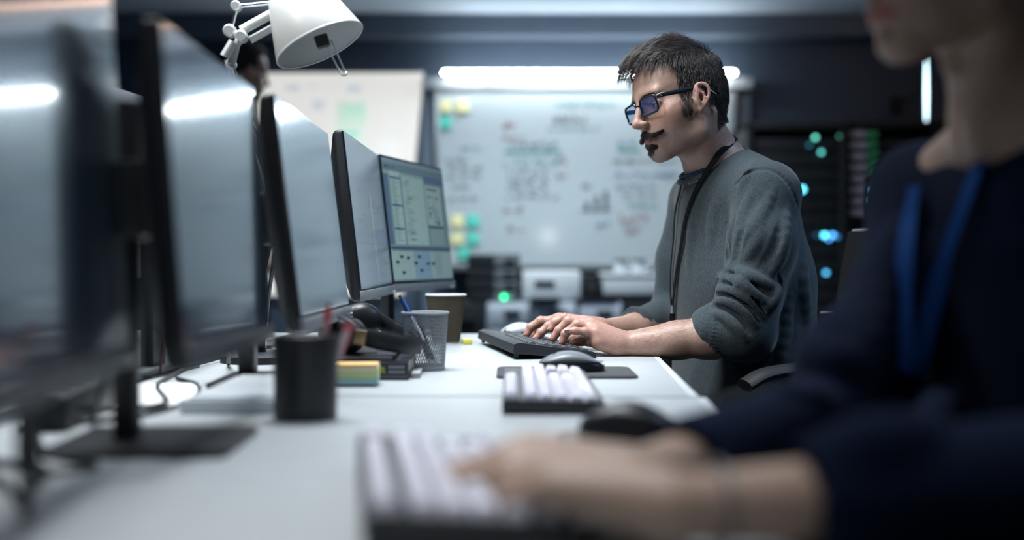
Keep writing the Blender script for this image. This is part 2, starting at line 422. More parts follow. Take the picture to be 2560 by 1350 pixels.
for i in range(9): pr(955+rnd.uniform(-3, 3), 215+i*20, 975+rnd.uniform(-4, 8), 219+i*20, (.70, .75, .74), b=tx)
for i in range(6): pr(940, 352+i*9, 1010+rnd.uniform(-20, 10), 354+i*9, (.74, .78, .77), b=tx)
pr(650, 310, 676, 322, (.15, .55, .65))
for i in range(4): pr(655, 345+i*30, 690, 350+i*30, (.6, .72, .7))
pr(650, 480, 1000, 486, (.3, .5, .5)); pr(835, 486, 850, 520, (.3, .55, .55), -.004)
tx.out('chart_text', M['projc'], ps, smooth=False)['kind'] = 'stuff'
a0 = pq(640, 181); a1 = pq(1059, 181)
MB().tube([(a0.x, .03, a0.z), (a1.x, .03, a1.z)], .012, 12).out('top_rail', M['wall_light'], ps)
# ------------------------------------------------------------------ server racks
def rack(px0, px1, ptop, Y, label, leds):
    a = W(px0, ptop, Y); c = W(px1, ptop, Y); w = c.x-a.x; h = a.z
    t = thing('server_rack', label, 'server rack', ((a.x+c.x)/2, Y, 0), 0, 'server racks')
    b = MB(); b.box((-w/2+.02, .27, h/2), (.04, .54, h), bev=.004).box((w/2-.02, .27, h/2), (.04, .54, h), bev=.004).box((0, .27, h-.02), (w, .54, .04), bev=.006).box((0, .27, .04), (w, .54, .08)).box((0, .53, h/2), (w, .02, h))
    b.out('cabinet', M['rack'], t)
    n = int((h-.2)/.09)
    for i in range(n):
        z = .12+i*.09
        b = MB(); b.box((0, .2, z+.04), (w-.09, .34, .08), bev=.003)
        b.out('server_unit', M['plastic_dark'] if i % 3 else M['rack'], t)
    for (px, py, r, col) in leds:
        p = W(px, py, Y)-t.location
        b = MB(); b.col = (*col, 1); b.tube([(p.x, .024, p.z), (p.x, .012, p.z)], r, 10).out('status_light', M['led'], t)
    return t
CY = (.12, .75, 1.0); GR = (.15, .8, .55); BB = (.08, .35, .9); DG = (.04, .16, .13)
M['rack_cable'] = mat('rack_cable', (.3, .3, .36), .6, noise=(20, .1), emit=((.4, .4, .52), .03))
r1 = rack(1865, 2118, 306, 7.3, 'left black server rack with scattered teal status lights behind the man', [(2040, 343, .011, (.1, .5, .4)), (2055, 380, .010, (.08, .45, .42)), (2101, 340, .008, DG), (2025, 362, .010, (.01, .06, .08)), (2007, 473, .016, CY), (2063, 588, .014, CY), (2083, 588, .013, BB), (2095, 592, .010, (.02, .10, .2)), (2074, 598, .008, BB), (2067, 682, .012, (.06, .35, .6)), (2043, 588, .01, (.005, .03, .05)), (2030, 770, .010, (.02, .2, .2))])
r2 = rack(2120, 2350, 302, 7.35, 'right black server rack with pale patch cables and green lights', [(2187, 475, .010, CY), (2180, 500, .004, CY)])
b = MB(); L = r2.location
for i in range(8):
    for j in range(3):
        py = 335+i*28; px = 2135+j*13
        p = W(px, py, 7.33)-L
        b.box((p.x, .0, p.z), (.035, .03, .028+.012*((i+j) % 2)), bev=.006, rot=(0, rnd.uniform(-.3, .3), 0))
b.out('patch_cables', M['rack_cable'], r2)['kind'] = 'stuff'
M['rack_green'] = mat('rack_green', (.05, .3, .15), .6, noise=(20, .1), emit=((.05, .45, .2), .05))
b = MB()
for i in range(5):
    for j in range(2):
        p = W(2178+j*12+rnd.uniform(-3, 3), 335+i*24, 7.33)-L; b.box((p.x, .0, p.z), (.025, .03, .03), bev=.006)
b.out('network_plugs', M['rack_green'], r2)['kind'] = 'stuff'
rack(2352, 2640, 302, 7.4, 'far right black server rack behind the person in navy', [(2500, 480, .008, BB)])
# ------------------------------------------------------------------ low cabinets and equipment under the whiteboard
def cabinet(px0, px1, ptop, Y, label, drawers, m='cab_grey'):
    a = W(px0, ptop, Y); c = W(px1, ptop, Y); w = c.x-a.x; h = a.z
    t = thing('drawer_cabinet', label, 'cabinet', ((a.x+c.x)/2, Y+.22, 0), 0, 'drawer cabinets along the back wall')
    MB().box((0, .01, h/2), (w-.012, .42, h), bev=.006).out('cabinet_body', M[m], t)
    dh = (h-.06)/drawers
    for i in range(drawers):
        d = MB().box((0, -.207, .04+dh*(i+.5)), (w-.03, .02, dh-.012), bev=.004).out('drawer', M[m], t)
        MB().box((0.02, -.225, .04+dh*(i+.5)+.03), (.09, .016, .022), bev=.005).out('handle', M['plastic_dark'], d)
    return t
YC = 6.9
cabinet(1215, 1328, 757, YC, 'light grey drawer cabinet, leftmost, below the stack of equipment', 5)
cabinet(1331, 1443, 757, YC, 'light grey drawer cabinet in the middle of the three under the whiteboard', 5)
cabinet(1446, 1558, 757, YC, 'light grey drawer cabinet, rightmost of the three under the whiteboard', 5)
cabinet(1108, 1212, 757, YC, 'charcoal drawer cabinet left of the light grey ones', 3, 'plastic_dark')
cabinet(1561, 1800, 757, YC+.02, 'wide charcoal drawer cabinet behind the seated man', 3, 'plastic_dark')
zt = W(0, 757, YC).z
def devbox(name, cat, px0, px1, y0, y1, dep, m, label, group=None, Y=YC+.06):
    a = W(px0, y0, Y); c = W(px1, y1, Y)
    t = thing(name, label, cat, ((a.x+c.x)/2, Y+dep/2, c.z), 0, group); return t, c.x-a.x, a.z-c.z
lv = [(635, 672), (672, 700), (700, 728), (728, 757)]
labs = ['topmost black equipment case of the stack under the sticky notes', 'black equipment case second from the top of the stack', 'black equipment case second from the bottom of the stack', 'bottom black equipment case of the stack with a green power light']
for i, (y0, y1) in enumerate(lv):
    t, w, h = devbox('equipment_case', 'computer case', 1168+i % 2*4, 1300-i % 2*3, y0, y1, .3, 0, labs[i], 'stacked equipment cases')
    MB().box((0, 0, h/2), (w, .3, h-.003), bev=.006).out('case_body', M['plastic_dark'], t)
    MB().box((w*.24, -.153, h/2), (w*.45, .01, h*.75), bev=.003).out('front_panel', M['plastic_grey'], t)
    MB().box((w*.3, -.16, h*.55), (w*.16, .008, h*.28), bev=.002).out('slot', M['plastic_black'], t)
    if i == 3:
        for dx, r, c in ((.005, .014, (.04, .85, .32)), (.032, .011, (.01, .16, .08))):
            b = MB(); b.col = (*c, 1); p = W(1257, 743, 6.8); b.tube([(p.x-t.location.x+dx, -.175, h*.5), (p.x-t.location.x+dx, -.16, h*.5)], r, 12).out('power_light', M['led'], t)
t, w, h = devbox('printer', 'printer', 1306, 1452, 678, 757, .34, 0, 'white office printer beside the stack of equipment cases')
MB().box((0, 0, h*.55), (w, .34, h*.9), bev=.015).out('printer_body', M['plastic_white'], t)
MB().box((-w*.12, -.172, h*.62), (w*.34, .012, h*.16), bev=.003).out('paper_slot', M['plastic_black'], t)
MB().box((-w*.12, -.22, h*.12), (w*.5, .14, .012), rot=(-.2, 0, 0)).out('output_tray', M['plastic_grey'], t)
t, w, h = devbox('speaker_box', 'speaker', 1459, 1502, 688, 748, .2, 0, 'small black speaker box between the printer and the white carton')
MB().box((0, 0, h/2), (w, .2, h), bev=.006).out('speaker_body', M['plastic_black'], t)
MB().tube([(0, -.104, h*.5), (0, -.09, h*.5)], [.03, .036], 20).out('speaker_cone', M['rubber'], t)
t, w, h = devbox('network_switch', 'network switch', 1440, 1545, 747, 757, .25, 0, 'flat dark network switch on the right light grey cabinet', None, YC+.0)
MB().box((0, 0, h/2), (w, .22, h), bev=.003).out('switch_body', M['plastic_dark'], t)
MB().box((0, -.112, h/2), (w*.8, .006, h*.5)).out('port_row', M['plastic_black'], t)
t, w, h = devbox('storage_carton', 'box', 1508, 1690, 682, 736, .3, 0, 'long white storage carton with two mugs on its lid', None)
MB().box((0, 0, h*.42), (w, .3, h*.84), bev=.004).out('carton_body', M['plastic_white'], t)
MB().box((0, 0, h*.9), (w+.01, .31, h*.2), bev=.004).out('lid', M['plastic_white'], t)
ct = t
t2, w2, h2 = devbox('riser_shelf', 'shelf', 1520, 1690, 736, 757, .28, 0, 'dark riser shelf carrying the white storage carton', None)
MB().box((0, 0, h2-.01), (w2, .28, .018), bev=.003).out('shelf_board', M['plastic_dark'], t2)
MB().box((-w2/2+.01, 0, h2/2-.01), (.02, .26, h2-.02)).out('side_panel', M['plastic_dark'], t2); MB().box((w2/2-.01, 0, h2/2-.01), (.02, .26, h2-.02)).out('side_panel', M['plastic_dark'], t2)
for px, lab in ((1552, 'left white mug with a dark rim on the storage carton'), (1596, 'right white mug with a dark rim on the storage carton')):
    p = W(px, 682, YC+.14); t = thing('mug', lab, 'mug', (p.x, YC+.14, W(0, 682, YC+.06).z+.0008), 0, 'mugs on the carton')
    MB().lathe([(0, .0), (.032, 0), (.038, .008), (.04, .055), (.037, .055), (.035, .01), (0, .008)], 24).out('cup_body', M['plastic_white'], t)
    MB().lathe([(.0375, .055), (.0412, .055), (.0418, .078), (.0385, .078), (.0375, .055)], 24).out('rim_band', M['plastic_grey'], t)
    MB().tube(catmull([(.038, 0, .02), (.062, 0, .022), (.066, 0, .045), (.038, 0, .058)], 6), .006, 8).out('handle', M['plastic_white'], t)

t = thing('ceiling_strip_light', 'long thin warm strip light across the ceiling in front of the back wall', 'light', (1.6, 6.9, CEIL-.03))
MB().box((0, 0, -.008), (3.4, .03, .012), bev=.003).out('diffuser', M['warm'], t)
MB().box((0, 0, .013), (3.44, .045, .03), bev=.003).out('housing', M['plastic_dark'], t)
t = thing('wall_lamp', 'round white globe lamp on the wall behind the viewer', 'lamp', (.03, YF+.14, 1.262))
MB().ball((0, 0, 0), .10, 16).out('globe', mat('globe_glow', (1, 1, 1), .5, emit=((1, .96, .88), 15), noise=(5, .01)), t)
MB().tube([(0, -.14, 0), (0, -.12, 0), (0, -.07, 0)], [.05, .05, .02], 20).out('mount', M['alu'], t)

t = thing('added_spot_fixture', 'unseen black spotlight added to brighten the seated man', 'spotlight', (SPOT[0], SPOT[1], CEIL-.02))  # invented fixture that carries the added spot
d_ = (Vector((.42, 2.42, 1.02))-Vector(SPOT)).normalized(); q_ = Vector(SPOT)-t.location-d_*.14
Mx = Matrix.Translation(q_) @ d_.to_track_quat('Z', 'Y').to_matrix().to_4x4()
MB().lathe([(0, -.02), (.05, -.02), (.062, .0), (.062, .12), (.058, .12), (.058, .0), (0, -.01)], 24, M=Mx).out('lamp_housing', M['plastic_dark'], t)
MB().tube([(0, 0, .02), (0, 0, .012), (0, 0, .011)], [.05, .05, .05], 20).tube([(0, 0, .012), q_*.6, q_], .009, 8).out('mount', M['plastic_dark'], t)
# ------------------------------------------------------------------ desks
RZ = -.0404
def desk(corner, wid, dep, label, side=1):
    """corner = near right corner; wid along the row, dep across"""
    t = thing('desk', label, 'desk', (corner[0], corner[1], 0), RZ, 'white desks in two back to back rows')
    MB().box((-dep/2, wid/2, DT-.0125), (dep-.0235, wid, .025), bev=.0015).out('desktop', M['desk'], t)
    MB().box((-.006, wid/2, DT-.0125), (.0115, wid, .0255), bev=.0015).out('edge_band', M['desk_edge'], t)
    MB().box((-dep+.006, wid/2, DT-.0125), (.0115, wid, .0255), bev=.0015).out('edge_band', M['desk_edge'], t)
    for x in (-.32, -dep+.06):
        for y in (.06, wid-.06):
            MB().box((x, y, (DT-.0255)/2), (.05, .05, DT-.0255), bev=.004).out('leg', M['bezel_silver'], t)
    MB().box((-dep/2, .06, DT-.06), (dep-.17, .03, .06)).box((-dep/2, wid-.06, DT-.06), (dep-.17, .03, .06)).out('crossbar', M['bezel_silver'], t)
    return t
c1 = Vector((.247, 1.627)); u = Vector((math.sin(-RZ), math.cos(RZ)))
desk(c1+u*.006, 1.385, .80, 'white desk the man leans on, far one of the right hand row')
c0 = c1-u*1.40+Vector((.007, 0)); desk(c0, 1.395, .807, 'white desk nearest to the viewer with the foreground keyboards, joined to the man\'s desk')
off = Vector((-.835, .03))
desk(c1+off+u*.003, 1.385, .78, 'white desk of the back to back left row, behind the far monitors')
desk(c0+off, 1.397, .78, 'white desk of the back to back left row, behind the near monitors')

# ------------------------------------------------------------------ monitors
def monitor(near, far, z0, z1, tilt, label, col_y=0, col_x=-.075, base=(-.035, .19, .2), chin='silver', disp=None, coltop=None):
    near = Vector(near); far = Vector(far); d = far-near; w = d.length; c = (near+far)/2
    rz = math.atan2(-d.x, d.y)
    t = thing('computer_monitor', label, 'monitor', (c.x, c.y, DT), rz, 'computer monitors')
    h = z1-z0; zc = (z0+z1)/2-DT; ch = .018
    T = Matrix.Translation((0, 0, zc)) @ Matrix.Rotation(-math.radians(tilt), 4, 'Y')
    b = MB()   # housing with a bulged back
    prof = rrect(w, h, .006, 3)
    def lay(sx, sz, x): return [(x, px*sx, pz*sz) for px, pz in prof]
    rings = [lay(1, 1, -.001), lay(1, 1, -.012), lay(.985, .97, -.018), lay(.8, .72, -.034), lay(.74, .66, -.038)]
    vr = [[b.bm.verts.new(T @ Vector(p)) for p in r] for r in rings]
    for a, q in zip(vr, vr[1:]):
        for k in range(len(a)): b.bm.faces.new([a[k], a[(k+1) % len(a)], q[(k+1) % len(a)], q[k]])
    b.bm.faces.new(vr[0]); b.bm.faces.new(vr[-1])
    b.out('housing', M['plastic_black'], t)
    s = MB().box((.0005, 0, ch/2), (.003, w-.006, h-ch-.006), M=T).out('screen', M['screen'], t, smooth=False)
    MB().box((.002, 0, -h/2+ch/2), (.008, w, ch), bev=.002, M=T).out('bottom_bezel', M['bezel_silver'] if chin == 'silver' else M['bezel_dark'], t)
    MB().tube([T @ Vector((.004, w/2-.022, -h/2+.003)), T @ Vector((.009, w/2-.022, -h/2+.003))], .004, 12).out('power_button', M['chrome'], t)
    ct = (coltop or zc+.03)
    MB().box((col_x, col_y, ct/2), (.022, .045 if not coltop else .03, ct), bev=.005).out('stand_column', M['plastic_black'], t)
    MB().box((col_x/2-.012, col_y, zc), (abs(col_x)-.012, .075, .075), bev=.006).out('stand_hinge', M['plastic_black'], t)
    MB().prism(rrect(base[1], base[2], .01), 0, .008, .002, M=Matrix.Translation((base[0], col_y, 0))).out('stand_base', M['plastic_black'], t)
    return t, T, w, h, ch, s
m1 = monitor((-.297, .575), (-.353, 1.112), .826, 1.165, 3, 'large blurred dark monitor at the left edge, nearest of the row', chin='dark', col_y=-.12, base=(-.13, .12, .2), col_x=-.11)
m2 = monitor((-.299, 1.086), (-.308, 1.525), .822, 1.134, 4.2, 'monitor second from the left, tall black stand column and base plate at its left', col_y=-.10, col_x=-.072, base=(-.045, .17, .17), coltop=.335, chin='dark')
m3 = monitor((-.286, 1.575), (-.291, 2.075), .8245, 1.1345, 7, 'monitor third from the left, behind the black pen holder', col_x=-.10, base=(-.05, .18, .2))
m4 = monitor((-.2865, 2.215), (-.281, 2.742), .845, 1.155, 6.5, 'monitor with a silver lower bezel standing above the headphones', col_x=-.09)
m5 = monitor((-.279, 2.752), (-.166, 3.19), .847, 1.157, 6.5, 'monitor with lit grey-green program windows behind the coffee cup', col_x=-.08, base=(-.05, .15, .16))
# the lit display of the far monitor
M['disp'] = mat('display_light', (.02, .02, .02), .25, emit=(None, .31), vcol=True)
M['disp_dim'] = mat('display_dim', (.02, .02, .02), .15, emit=(None, .28), vcol=True, spec=.8)
def display(mm, items, m, wob=0):
    t, T, w, h, ch, s = mm
    W0 = w-.012; H0 = h-ch-.012; lev = {}
    b = MB()
    for it in items:
        u0, v0, u1, v1, c = it[:5]; k = it[5] if len(it) > 5 else 0
        b.col = (*c, 1); y0 = -W0/2+u0*W0; y1 = -W0/2+u1*W0; za = H0/2-v0*H0+ch/2; zb = H0/2-v1*H0+ch/2; x = .0022+k*.00025
        b.quad([T @ Vector((x, y0, za)), T @ Vector((x, y1, za)), T @ Vector((x, y1, zb)), T @ Vector((x, y0, zb))])
    o = b.out('display_image', m, t, smooth=False); o.parent = s; return o
r5 = random.Random(8)
bgc = (.16, .25, .27); pan = (.21, .32, .32); win = (.30, .43, .41); dk = (.05, .08, .11); blu = (.04, .09, .2); mid = (.13, .2, .24)
it = [(0, 0, 1, 1, bgc), (0, 0, 1, .035, (.18, .27, .31), 1), (0, .035, 1, .10, mid, 1), (.03, .055, .06, .08, dk, 2), (.08, .055, .1, .08, dk, 2), (.14, .055, .16, .08, dk, 2),
      (0, .10, .62, .13, pan, 1), (.09, .10, .24, .70, win, 2), (.27, .125, .63, .70, win, 2), (.64, .09, 1, .15, (.10, .15, .24), 2), (.65, .17, .92, .52, win, 2), (.67, .54, .92, .70, pan, 2),
      (.09, .145, .24, .158, blu, 3), (.09, .373, .24, .386, blu, 3), (.09, .565, .24, .578, blu, 3), (.65, .53, .92, .545, dk, 3), (0, .72, 1, .735, dk, 2), (0, .745, 1, .985, (.27, .38, .37), 1),
      (.34, .745, .62, .985, (.19, .30, .38), 2), (.02, .735, 1, .75, (.09, .14, .2), 3), (0, .13, .06, .7, (.09, .15, .22), 1)]
for i in range(24): it.append((.105, .17+i*.0215, .105+r5.uniform(.05, .11), .175+i*.0215, (.13, .2, .22), 4))
for i in range(36):
    if r5.random() < .75: a = .285+r5.choice((0, 0, .02, .04)); it.append((a, .15+i*.0148, a+r5.uniform(.03, .14)*(1 if i % 9 else 1.8), .154+i*.0148, (.13, .21, .22), 4))
for y in (.30, .307, .314, .6, .607, .65, .657): it.append((.33, y, .42, y+.004, (.1, .17, .19), 4))
it.append((.67, .195, .86, .21, (.08, .13, .15), 4))
for i in range(34):
    a = r5.choice((.68, .70, .75, .78, .82)); y = r5.uniform(.24, .5); it.append((a, y, a+r5.uniform(.01, .045), y+r5.uniform(.004, .02), (.09, .14, .17), 4))
for (a, y) in ((.12, .79), (.22, .80), (.05, .835), (.13, .92), (.40, .79), (.335, .845), (.42, .905), (.54, .85), (.63, .85)): it.append((a, y, a+.05, y+.02, (.02, .035, .06), 5))
for i in range(40): a = r5.uniform(.03, .62); y = r5.uniform(.77, .97); it.append((a, y, a+r5.uniform(.01, .04), y+.003, (.14, .22, .24), 4))
for i in range(18): it.append((.68, .77+i*.011, .82, .773+i*.011, (.17, .26, .28), 4))
display(m5, it, M['disp'])
it = [(0, 0, 1, 1, (.16, .19, .24)), (.5, .35, .58, .98, (.22, .25, .33), 1), (0, .70, 1, .705, (.10, .12, .2), 2), (.55, .6, .99, .7, (.12, .15, .24), 2), (.10, .55, .3, .553, (.1, .12, .18), 2)]
for i in range(26): a = r5.uniform(.1, .8); y = r5.uniform(.25, .9); it.append((a, y, a+r5.uniform(.02, .15), y+.002, (.12, .14, .2), 3))
for i in range(12): a = r5.choice((.3, .5, .62)); y = r5.uniform(.3, .65); it.append((a, y, a+.003, y+r5.uniform(.02, .12), (.12, .14, .2), 3))
display(m4, it, M['disp_dim'])
# monitors of the opposite row, seen from behind
def backmon(c, rz, w, h, z0, label):
    t = thing('computer_monitor', label, 'monitor', (c[0], c[1], DT), rz, 'monitors of the opposite row seen from behind')
    b = MB(); prof = rrect(w, h, .008, 3); zc = z0+h/2-DT
    rings = [[(x, p*sx, zc+q*sz) for p, q in prof] for sx, sz, x in ((1, 1, 0), (1, 1, .014), (.97, .95, .022), (.72, .66, .04), (.68, .6, .043))]
    vr = [[b.bm.verts.new(p) for p in r] for r in rings]
    for a, q in zip(vr, vr[1:]):
        for k in range(len(a)): b.bm.faces.new([a[k], a[(k+1) % len(a)], q[(k+1) % len(a)], q[k]])
    b.bm.faces.new(vr[0]); b.bm.faces.new(vr[-1]); b.out('housing', M['back_grey'], t)
    MB().box((-.001, 0, zc), (.003, w-.01, h-.01)).out('screen', M['screen'], t)
    MB().box((.062, 0, zc), (.05, .08, .08), bev=.006).out('stand_hinge', M['plastic_black'], t)
    MB().box((.09, 0, (zc+.05)/2), (.022, .05, zc+.05), bev=.006).out('stand_column', M['plastic_black'], t)
    MB().prism(rrect(.2, .22, .01), 0, .008, .002, M=Matrix.Translation((.03, 0, 0))).out('stand_base', M['plastic_black'], t)
backmon((-.66, 1.98), -.10, .50, .31, .89, 'grey back of a monitor glimpsed between the two nearest screens')
backmon((-.62, 2.60), .05, .50, .30, .85, 'grey back of a monitor glimpsed between the second and third screens')

# ------------------------------------------------------------------ keyboards
KC = {}
def keymesh(u, m, hgt):
    k = (round(u, 2), m, hgt)
    if k not in KC:
        b = MB(); w = u*.019-.0022; d = .0168
        v0 = [(-d/2, -w/2, 0), (d/2, -w/2, 0), (d/2, w/2, 0), (-d/2, w/2, 0)]
        i = .0022; v1 = [(-d/2+i, -w/2+i, hgt), (d/2-i, -w/2+i, hgt), (d/2-i, w/2-i, hgt), (-d/2+i, w/2-i, hgt)]
        A = [b.bm.verts.new(p) for p in v0]; C = [b.bm.verts.new(p) for p in v1]
        for q in range(4): b.bm.faces.new([A[q], A[(q+1) % 4], C[(q+1) % 4], C[q]])
        b.bm.faces.new(C); b.bm.faces.new(A[::-1])
        bmesh.ops.recalc_face_normals(b.bm, faces=b.bm.faces[:])
        bmesh.ops.bevel(b.bm, geom=b.bm.edges[:], offset=.0012, segments=2, affect='EDGES')
        me = bpy.data.meshes.new('keycap'); b.bm.to_mesh(me); b.bm.free(); me.materials.append(M[m])
        me.polygons.foreach_set('use_smooth', [True]*len(me.polygons)); me.set_sharp_from_angle(angle=.9)
        KC[k] = me
    return KC[k]
def keyboard(label, loc, rz, full, tiltdeg, body, key, rim=(.008, .008), rise=.0, bh=(.018, .014), kh=.008, sink=0, group=None, us=.019, feet=True, bodym=None):
    """local y runs along the rows (user's left at y=0), local +x points to the user"""
    t = thing('keyboard', label, 'keyboard', (loc[0], loc[1], DT), rz, 'keyboards')
    rows = [[1, .35, 1, 1, 1, 1, .3, 1, 1, 1, 1, .3, 1, 1, 1, 1], [1]*13+[2], [1.5]+[1]*12+[1.5], [1.75]+[1]*11+[2.25], [2.25]+[1]*10+[2.75], [1.25, 1.25, 1.25, 6.25, 1.25, 1.25, 1.25, 1.25]]
    gaps = {0: (1, 6, 11)}
    keys = []
    for r, row in enumerate(rows):
        y = 0
        for i, wk in enumerate(row):
            if not (r in gaps and i in gaps[r]): keys.append((r, y+wk/2, wk))
            y += wk
    for r in ((0,) if not full else ()):
        keys += [(r, 15.75+i, 1) for i in range(3)]
    for r in (1, 2): keys += [(r, 15.75+i, 1) for i in range(3)]
    keys += [(4, 16.75, 1)]+[(5, 15.75+i, 1) for i in range(3)]
    if full:
        for r in (1, 2, 3, 4): keys += [(r, 19+i+.0, 1) for i in range(4 if r in (1, 2) else 3)]
        keys += [(5, 19.5, 2), (5, 21, 1), (4, 22, 1)]
    L = (22.5 if full else 18.25)*.019+2*rim[1]-.0095*(1 if not full else 0)
    Wd = 6.35*us+rim[0]+.008
    a = math.radians(tiltdeg)
    T = Matrix.Translation((0, 0, rise+.0)) @ Matrix.Rotation(a, 4, 'Y')
    bm_ = MB()
    o = [(0, 0), (Wd, 0), (Wd, bh[1]), (Wd-.006, bh[1]+.002), (rim[0]*.4, bh[0]), (0, bh[0]-.004)]
    fr = Matrix(((1, 0, 0, 0), (0, 0, 1, 0), (0, 1, 0, 0), (0, 0, 0, 1)))
    bm_.prism(o, 0, L, .0015, M=T @ fr)
    bm_.out('keyboard_case', M[body], t)
    for r, yc, wk in keys:
        x = rim[0]+us*(.5+r)+(.006 if r else 0); fz = bh[0]+(bh[1]-bh[0])*x/Wd
        o = bpy.data.objects.new('keycap', keymesh(wk, key, kh)); COL.objects.link(o); o.parent = t
        o.matrix_local = T @ Matrix.Translation((x, rim[1]+yc*.019, fz-.0012-sink)) @ Matrix.Rotation(.06*(2.5-r)*-1, 4, 'Y')
    if feet:
        for y in (.02, L-.02):
            hz = rise
            MB().box((.010, y, -hz/2+.002), (.006, .014, hz*1.0), rot=(0, .35, 0), M=Matrix.Translation((0, 0, rise))).out('foot', M['plastic_black'], t)
    return t, Wd, L
keyboard('black keyboard under the man\'s hands, tilted on its feet', (.002, 2.24), .17, True, 5.2, 'plastic_dark', 'key_black', rim=(.026, .012), rise=.0105, bh=(.021, .013), kh=.006)
keyboard('white-keyed keyboard on a black base in the middle of the desk', (-.012, 1.44), 0, True, 1.6, 'plastic_black', 'keycap_white', rim=(.002, .003), rise=.004, bh=(.014, .012), kh=.009, us=.0175, feet=False)
k3, w3, l3 = keyboard('large blurred white-keyed keyboard under the hands of the person in navy', (-.090, .748), .135, False, 3.0, 'plastic_black', 'keycap_white', rim=(.003, .004), rise=.007, bh=(.020, .015), kh=.010, feet=False)
MB().box((.06, .03, .004), (.10, .05, .008)).box((.06, .27, .004), (.10, .05, .008)).out('underside_pad', M['rubber'], k3)

# ------------------------------------------------------------------ mice and pads
def mouse(label, loc, rz, L, wd, h, top, side, z=DT):
    t = thing('computer_mouse', label, 'mouse', (loc[0], loc[1], z), rz, 'computer mice')
    def shell(z0f, inset, zoff):
        b = MB(); NU, NV = 22, 14; rows = []
        for i in range(NU+1):
            u_ = i/NU; x = (u_-.5)*L*(1-inset); ww = wd/2*(1-inset)*(max(0, 1-abs(2*u_-1)**2.6))**.42*(.92+.12*u_)
            hh = h*((math.sin(PI*min(1, (u_*.86+.10)))**.75)) if 0 < u_ < 1 else h*.28
            row = []
            for j in range(NV+1):
                q = PI*j/NV; y = -math.cos(q)*ww; zz = z0f+(hh-z0f)*math.sin(q)**.62
                row.append(b.bm.verts.new((x, y, max(zz, z0f)+zoff)))
            rows.append(row)
        for i in range(NU):
            for j in range(NV): b.bm.faces.new([rows[i][j], rows[i+1][j], rows[i+1][j+1], rows[i][j+1]])
        bot = [r[0] for r in rows]+[r[-1] for r in rows[::-1]]
        try: b.bm.faces.new(bot)
        except ValueError: pass
        bmesh.ops.remove_doubles(b.bm, verts=b.bm.verts[:], dist=1e-6)
        return b
    b = shell(0, 0, 0.0005); b.out('mouse_body', M[side], t, auto=False)
    b = shell(h*.45, .035, .0012); b.out('top_shell', M[top], t, auto=False)
    MB().tube([(-L*.22, -.0035, h*.60), (-L*.22, .0035, h*.60)], .0105, 16).out('scroll_wheel', M['rubber'], t)
    return t
M['mouse_grey'] = mat('mouse_grey', (.15, .17, .19), .38, noise=(40, .03))
mouse('grey-topped mouse on the dark mouse pad in front of the man\'s keyboard', (.094, 1.965), .12, .108, .062, .031, 'mouse_grey', 'plastic_black', DT+.004)
mouse('large blurred black mouse beside the foreground keyboard', (.116, 1.215), -.20, .104, .064, .037, 'plastic_black', 'plastic_black', DT+.004)
mouse('white and black mouse half hidden behind the man\'s fingers', (.022, 2.83), .5, .105, .062, .036, 'plastic_white', 'plastic_black', DT)
def pad(label, x0, x1, y0, y1, rz, m):
    t = thing('mouse_pad', label, 'mouse pad', ((x0+x1)/2, (y0+y1)/2, DT), rz, 'mouse pads')
    MB().prism(rrect(x1-x0, y1-y0, .018), 0, .0030, .0008).out('pad_base', M['rubber'], t)
    MB().prism(rrect(x1-x0-.003, y1-y0-.003, .017), .003, .0040, .0004).out('pad_cloth', m, t)
M['pad_dark'] = mat('pad_dark', (.045, .05, .055), .8, noise=(200, .15), bump=(1200, .2, .0003))
M['pad_grey'] = mat('pad_grey', (.16, .17, .18), .8, noise=(200, .1), bump=(1200, .2, .0003))
pad('dark mouse pad with rounded corners between the two keyboards', -.024, .193, 1.873, 2.055, 0, M['pad_dark'])
pad('grey blurred mouse pad under the black mouse', .046, .215, 1.09, 1.285, 0, M['pad_grey'])

# ------------------------------------------------------------------ pen holders, pens
t = thing('pen_holder', 'solid black cylindrical pen holder in front of the third monitor', 'pen holder', (-.2347, 1.410, DT))
MB().lathe([(0, 0), (.0345, 0), (.0355, .001), (.0372, .094), (.0362, .0945), (.0345, .093), (.033, .004), (0, .004)], 40).out('holder_cup', M['plastic_black'], t)
def pen(label, p0, p1, m, tipm, r=.0048, mid=None, split=.6, group='pens'):
    t = thing('pen', label, 'pen', p1, 0, group); a = Vector(p1)*0; c = Vector(p0)-Vector(p1); n = c.normalized()
    Lc = c.length
    MB().tube([n*.012, n*.02, n*(Lc*.36)], [r*.8, r*1.05, r], 14).out('grip', M[tipm], t)
    MB().tube([n*(Lc*.36), n*(Lc*.5), n*(Lc*split)], [r*.95, r*.95, r*.95], 14).out('barrel', M[mid or m], t)
    MB().tube([n*(Lc*split), n*(Lc*(split+.05)), n*(Lc-.006)], [r, r, r*1.02], 14).out('upper_barrel', M[m], t)
    MB().tube([n*.001, n*.012], [.0007, r*.8], 12).out('tip', M['steel'], t)
    MB().tube([n*(Lc-.006), n*(Lc-.004), n*Lc], [r*.6, r*.62, r*.5], 12).out('push_button', M['rubber'], t)
    s = n.orthogonal().normalized()
    MB().tube([s*(r+.0016)+n*(Lc-.008), s*(r+.0018)+n*(Lc-.045)], .0011, 6).tube([s*(r*.5)+n*(Lc-.009), s*(r+.0026)+n*(Lc-.009)], .0012, 6).out('clip', M[m], t)
M['pen_red'] = mat('pen_red', (.62, .10, .13), .4, noise=(50, .03)); M['pen_blue'] = mat('pen_blue', (.02, .06, .22), .3, noise=(50, .03)); M['pen_white'] = mat('pen_white', (.55, .45, .46), .4, noise=(50, .03))
M['pen_clear'] = mat('pen_clear', (.45, .5, .58), .2, alpha=.75, noise=(50, .03))
